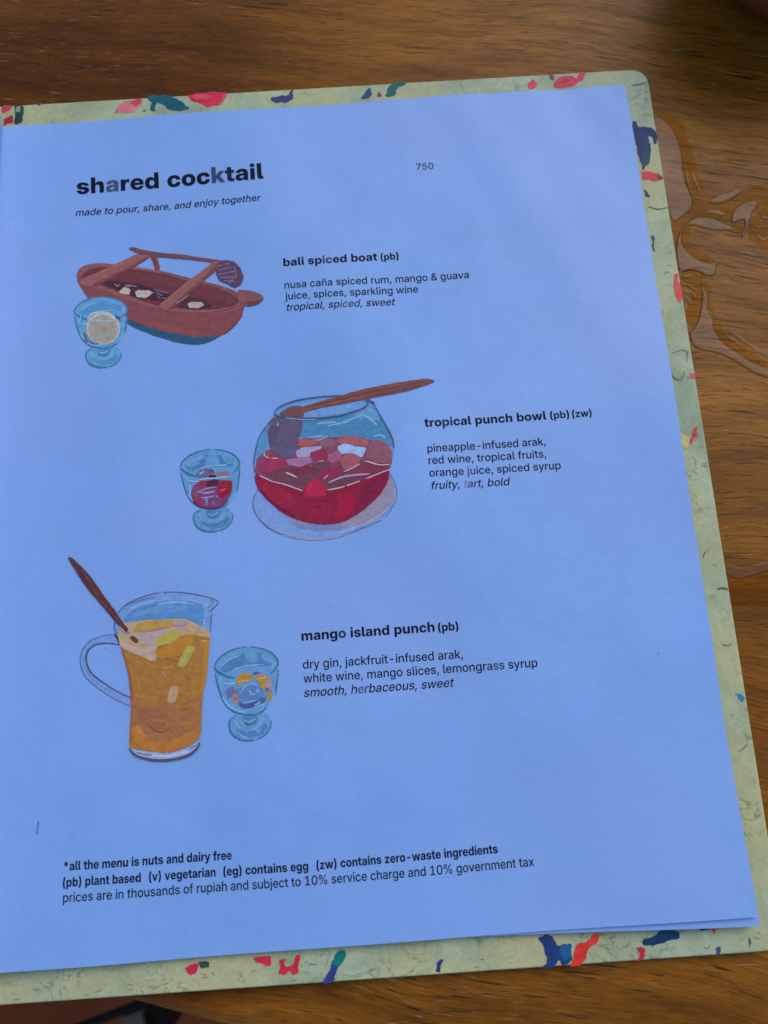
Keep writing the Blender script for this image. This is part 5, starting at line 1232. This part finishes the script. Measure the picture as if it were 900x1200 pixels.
a.poly([(214, 735), (226, 733.6), (244, 742), (246, 747), (228, 743)], (198, 156, 116))
a.poly([(182, 748), (196, 741), (211, 740), (213.4, 746), (204, 754), (183, 757.6)], (188, 168, 78))
a.poly([(183, 761), (196, 757), (212.5, 745), (229, 743.6), (226, 759), (209, 770), (185, 772.4)], (196, 126, 40))
a.poly([(190, 770), (210, 770), (226, 760), (224, 768), (206, 776)], (176, 108, 46))
a.poly([(140, 747), (150, 756), (166, 759), (178, 757), (184.6, 759), (178, 764), (175, 766), (184.6, 772.4), (182, 775), (176, 774.4), (164.8, 768.6), (152, 764), (142, 758.8)], (198, 166, 150), sm=0)
a.poly([(144, 750), (156, 746), (168, 752), (172, 757), (156, 757)], (194, 162, 120))
a.poly([(219.8, 755.6), (231, 758.8), (216, 783.8), (207.6, 780)], (182, 166, 74), sm=0)
a.stroke([(225, 757), (212, 781)], 1.0, (200, 184, 96))
a.poly([(200.5, 803.4), (210.8, 804.4), (205.4, 824), (195.4, 823)], (194, 154, 118), sm=0)
for p, w, c in (([(190, 786), (196, 796)], 1.4, (196, 138, 96)), ([(170, 792), (176, 800)], 1.2, (190, 130, 70)), ([(222, 792), (230, 796)], 1.2, (190, 134, 74)), ([(202, 733), (214, 734), (220, 732)], 1.0, (150, 120, 140)), ([(168, 741), (180, 738), (200, 735)], 1.0, (160, 124, 130)), ([(160, 800), (166, 812)], 1.6, (186, 126, 52)), ([(236, 752), (243, 751)], 1.4, (206, 180, 130)), ([(174, 850), (188, 860), (200, 852)], 1.6, (146, 84, 62)), ([(210, 832), (226, 828)], 1.6, (170, 106, 60))):
    a.stroke(p, w, c)
a.poly([(151, 877), (166.7, 880), (194, 883.6), (218, 877), (234.8, 868.4), (233, 877), (222, 886), (194, 892), (158, 887.4), (151.4, 880)], (150, 172, 232), sm=0)
a.poly([(160, 881.6), (194, 886), (222, 879), (220, 882), (194, 888), (164, 885)], (184, 200, 240))
a.stroke([(151, 877), (157.5, 885.8), (175.8, 890.6), (194, 891.6), (218, 887), (229, 880), (234.6, 871)], 3.2, (94, 72, 88))
a.stroke([(160, 882), (168, 884.4), (178, 885)], 1.6, (96, 84, 110))
a.stroke([(222, 877), (229, 874.4), (234, 869.6)], 1.4, (112, 98, 120))
a.poly([(80.4, 654), (83.4, 652.8), (93, 661), (103, 671), (113.3, 684.8), (122, 697.8), (135, 715), (151.6, 738.4), (148.6, 741.4), (138, 731), (123.4, 713.7), (106, 693.4), (94.6, 677.6), (86, 663.4)], (92, 46, 52), sm=0)
for p, w, c in (([(92, 668), (98, 676), (104, 685)], 1.3, (66, 32, 44)), ([(96, 668), (108, 684)], 1.2, (128, 66, 60)), ([(110, 690), (118, 702), (126, 712)], 1.3, (124, 62, 58)), ([(116, 698), (124, 708)], 1.0, (64, 30, 42)), ([(126, 710), (136, 724), (146, 736)], 1.2, (116, 58, 58)), ([(81, 654), (84, 657)], 2.0, (70, 64, 84)), ([(130, 718), (140, 731)], 1.0, (70, 34, 46))):
    a.stroke(p, w, c)
a.stroke([(140, 736), (146, 741.4), (154, 742)], 1.2, (140, 126, 200))
a.poly([(152, 746.6), (156.8, 744.8), (163.4, 751), (160, 754.4)], (98, 56, 66), sm=0)
a.build('pitcher_illustration', page, M_ART)

# specks and a stray pen tick on the paper
a = Art()
a.stroke([(46.6, 961), (46, 968), (44.6, 977)], 1.3, (70, 86, 140))
a.build('pen_mark', page, M_ART)

# ------------------------------------------------------------------ spilled liquid on the table
def pool(name, pts, parent, mat, h, rim, lift):
    """a thin sheet of liquid: flat on top, rounded down to the table along its outline"""
    P = [at(x, y, Z_TABLE) for x, y in chaikin(pts, 2)]
    P = [Vector((p.x, p.y)) for p in P]
    if sum(a.x * b.y - b.x * a.y for a, b in zip(P, P[1:] + P[:1])) < 0:
        P.reverse()
    n = len(P)
    nr = []
    for i in range(n):
        t = (P[(i + 1) % n] - P[i - 1])
        t = t.normalized() if t.length > 1e-9 else Vector((1, 0))
        nr.append(Vector((-t.y, t.x)))
    bm = bmesh.new()
    rings = []
    for k in range(5):
        a = k / 4 * math.pi / 2
        rings.append([bm.verts.new((*(P[i] + nr[i] * (rim * (1 - math.cos(a)))), Z_TABLE + lift + h * math.sin(a))) for i in range(n)])
    for a, b in zip(rings, rings[1:]):
        for i in range(n):
            f = bm.faces.new((a[i], a[(i + 1) % n], b[(i + 1) % n], b[i]))
            f.smooth = True
    V, T = fill([[v.co for v in rings[-1]]])
    vs = {}
    for t in T:
        for q in t:
            if q not in vs:
                vs[q] = bm.verts.new((V[q].x, V[q].y, Z_TABLE + lift + h))
        bm.faces.new([vs[q] for q in t])
    return bm_obj(name, bm, parent, [mat])


z1 = lambda P: [(700 + x / 4.445, 60 + y / 4.445) for x, y in P]
z2 = lambda P: [(780 + x / 7.5, 190 + y / 7.5) for x, y in P]
z3 = lambda P: [(740 + x / 4, 300 + y / 4) for x, y in P]
z4 = lambda P: [(800 + x / 6, 600 + y / 6) for x, y in P]
c0 = at(830, 240, Z_TABLE)
sp = thing('liquid_spill', (c0.x, c0.y, Z_TABLE), 'branching amber wet spill on the table beside the upper right menu edge', 'spill', 'liquid spills on the table')
pool('rivulet', z1([(270, 290), (350, 320), (410, 340), (450, 390), (480, 480), (520, 600), (560, 720), (600, 772), (680, 768), (750, 730), (820, 700), (930, 680), (930, 900), (850, 870), (822, 790), (700, 850), (690, 890), (640, 880), (540, 858), (470, 890), (430, 940), (412, 1010), (380, 990), (385, 905), (440, 870), (488, 830), (500, 780), (460, 690), (445, 620), (440, 520), (400, 410), (340, 350), (285, 320)]), sp, M_WATER, .00022, .0005, 4e-5)
pool('rivulet', z2([(140, 640), (170, 560), (230, 560), (215, 640), (205, 690), (240, 740), (300, 790), (395, 820), (400, 850), (370, 880), (300, 860), (230, 810), (170, 760), (140, 700)]), sp, M_WATER, .00022, .0005, 4e-5)
pool('rivulet', z2([(90, 240), (130, 260), (150, 310), (110, 320), (88, 280)]), sp, M_WATER, .00022, .0005, 5.5e-5)
pool('rivulet', z2([(560, 560), (640, 520), (690, 560), (680, 630), (640, 640), (590, 600)]), sp, M_WATER, .00022, .0005, 5e-5)
pool('rivulet', z2([(760, 470), (860, 440), (960, 470), (960, 760), (860, 780), (800, 700), (730, 680), (740, 560)]), sp, M_WATER, .00022, .0005, 5e-5)
pool('rivulet', z3([(222, 95), (260, 66), (320, 78), (328, 180), (322, 290), (290, 330), (255, 312), (262, 240), (290, 180), (250, 120)]), sp, M_WATER, .00022, .0005, 4e-5)
pool('rivulet', z3([(330, 60), (350, 100), (372, 170), (360, 220), (400, 250), (385, 270), (350, 240), (345, 180), (320, 120)]), sp, M_WATER, .00022, .0005, 4e-5)
pool('rivulet', z3([(384, 300), (402, 278), (420, 330), (450, 370), (490, 405), (560, 440), (620, 490), (660, 520), (620, 520), (560, 495), (480, 440), (420, 400), (384, 345)]), sp, M_WATER, .00022, .0005, 4e-5)
pool('film', z1([(283, 325), (340, 352), (398, 412), (437, 520), (442, 620), (457, 690), (497, 780), (485, 828), (437, 868), (380, 900), (330, 640)]), sp, M_FILM, .00025, .0005, 3e-5)
pool('film', z2([(375, 345), (420, 312), (480, 285), (560, 262), (605, 235), (650, 240), (660, 268), (620, 302), (560, 342), (480, 362), (400, 362)]), sp, M_FILM, .0004, .0005, 3e-5)
pool('film', z2([(580, 470), (600, 415), (690, 355), (780, 330), (818, 378), (762, 440), (745, 490), (715, 600), (690, 650), (650, 660), (700, 560), (690, 500), (640, 520), (570, 545)]), sp, M_FILM, .0004, .0005, 3.4e-5)
pool('film', z2([(85, 740), (110, 640), (165, 545), (240, 500), (310, 478), (440, 500), (500, 540), (570, 555), (640, 640), (560, 600), (440, 602), (350, 585), (240, 552), (175, 560), (138, 640), (138, 720), (180, 790), (250, 850), (330, 890), (410, 895), (440, 830), (450, 900), (430, 1010), (330, 990), (250, 940), (180, 960), (110, 980)]), sp, M_FILM, .0004, .0005, 3e-5)
pool('film', z3([(330, 150), (362, 200), (352, 260), (382, 290), (382, 345), (425, 410), (480, 445), (560, 500), (660, 545), (660, 575), (590, 560), (500, 500), (400, 450), (300, 440), (262, 365), (300, 335), (325, 260), (330, 180)]), sp, M_FILM, .0004, .0005, 3e-5)

for P, wd in (([(178, 90), (190, 160), (215, 250)], 9), ([(228, 80), (255, 170), (312, 285)], 11), ([(365, 440), (430, 440), (470, 450), (510, 465)], 20), ([(385, 350), (440, 362), (520, 350)], 8), ([(840, 480), (880, 500), (910, 470)], 12), ([(780, 560), (820, 580), (870, 570)], 10), ([(800, 640), (850, 690), (900, 660)], 14), ([(640, 790), (720, 800), (800, 830)], 10), ([(660, 830), (760, 850), (860, 880)], 9), ([(700, 880), (800, 900), (900, 930)], 9), ([(150, 1000), (190, 1010), (230, 990)], 14)):  # slivers added to stand in for crest highlights and glare on the wood
    pool('film', z2(ribbon(P, wd * 1.7)), sp, M_FILM, .00012, .0002, .0003)
for P, wd in (([(235, 130), (275, 140), (300, 160)], 7), ([(240, 160), (290, 175), (300, 200)], 6), ([(236, 200), (262, 190), (280, 230)], 7), ([(330, 150), (345, 185), (350, 230)], 8), ([(440, 375), (480, 395), (520, 430)], 6), ([(460, 350), (520, 395), (590, 440)], 7), ([(560, 455), (590, 440), (640, 470)], 6)):  # more added slivers, acting as pale highlights on the lower rivulets
    pool('film', z3(ribbon(P, wd * 1.6)), sp, M_FILM, .00012, .0002, .0003)

c1 = at(875, 690, Z_TABLE)
sp2 = thing('liquid_spill', (c1.x, c1.y, Z_TABLE), 'small amber wet patch with a pale rim beside the middle of the right menu edge', 'spill', 'liquid spills on the table')
pool('rivulet', z4([(300, 455), (400, 480), (480, 460), (560, 430), (680, 400), (680, 680), (600, 665), (500, 640), (400, 655), (320, 640)]), sp2, M_WATER, .00022, .0005, 4e-5)
pool('film', z4([(290, 365), (340, 362), (400, 390), (500, 370), (680, 310), (680, 395), (560, 425), (480, 452), (400, 474), (300, 448)]), sp2, M_FILM, .0004, .0005, 3e-5)
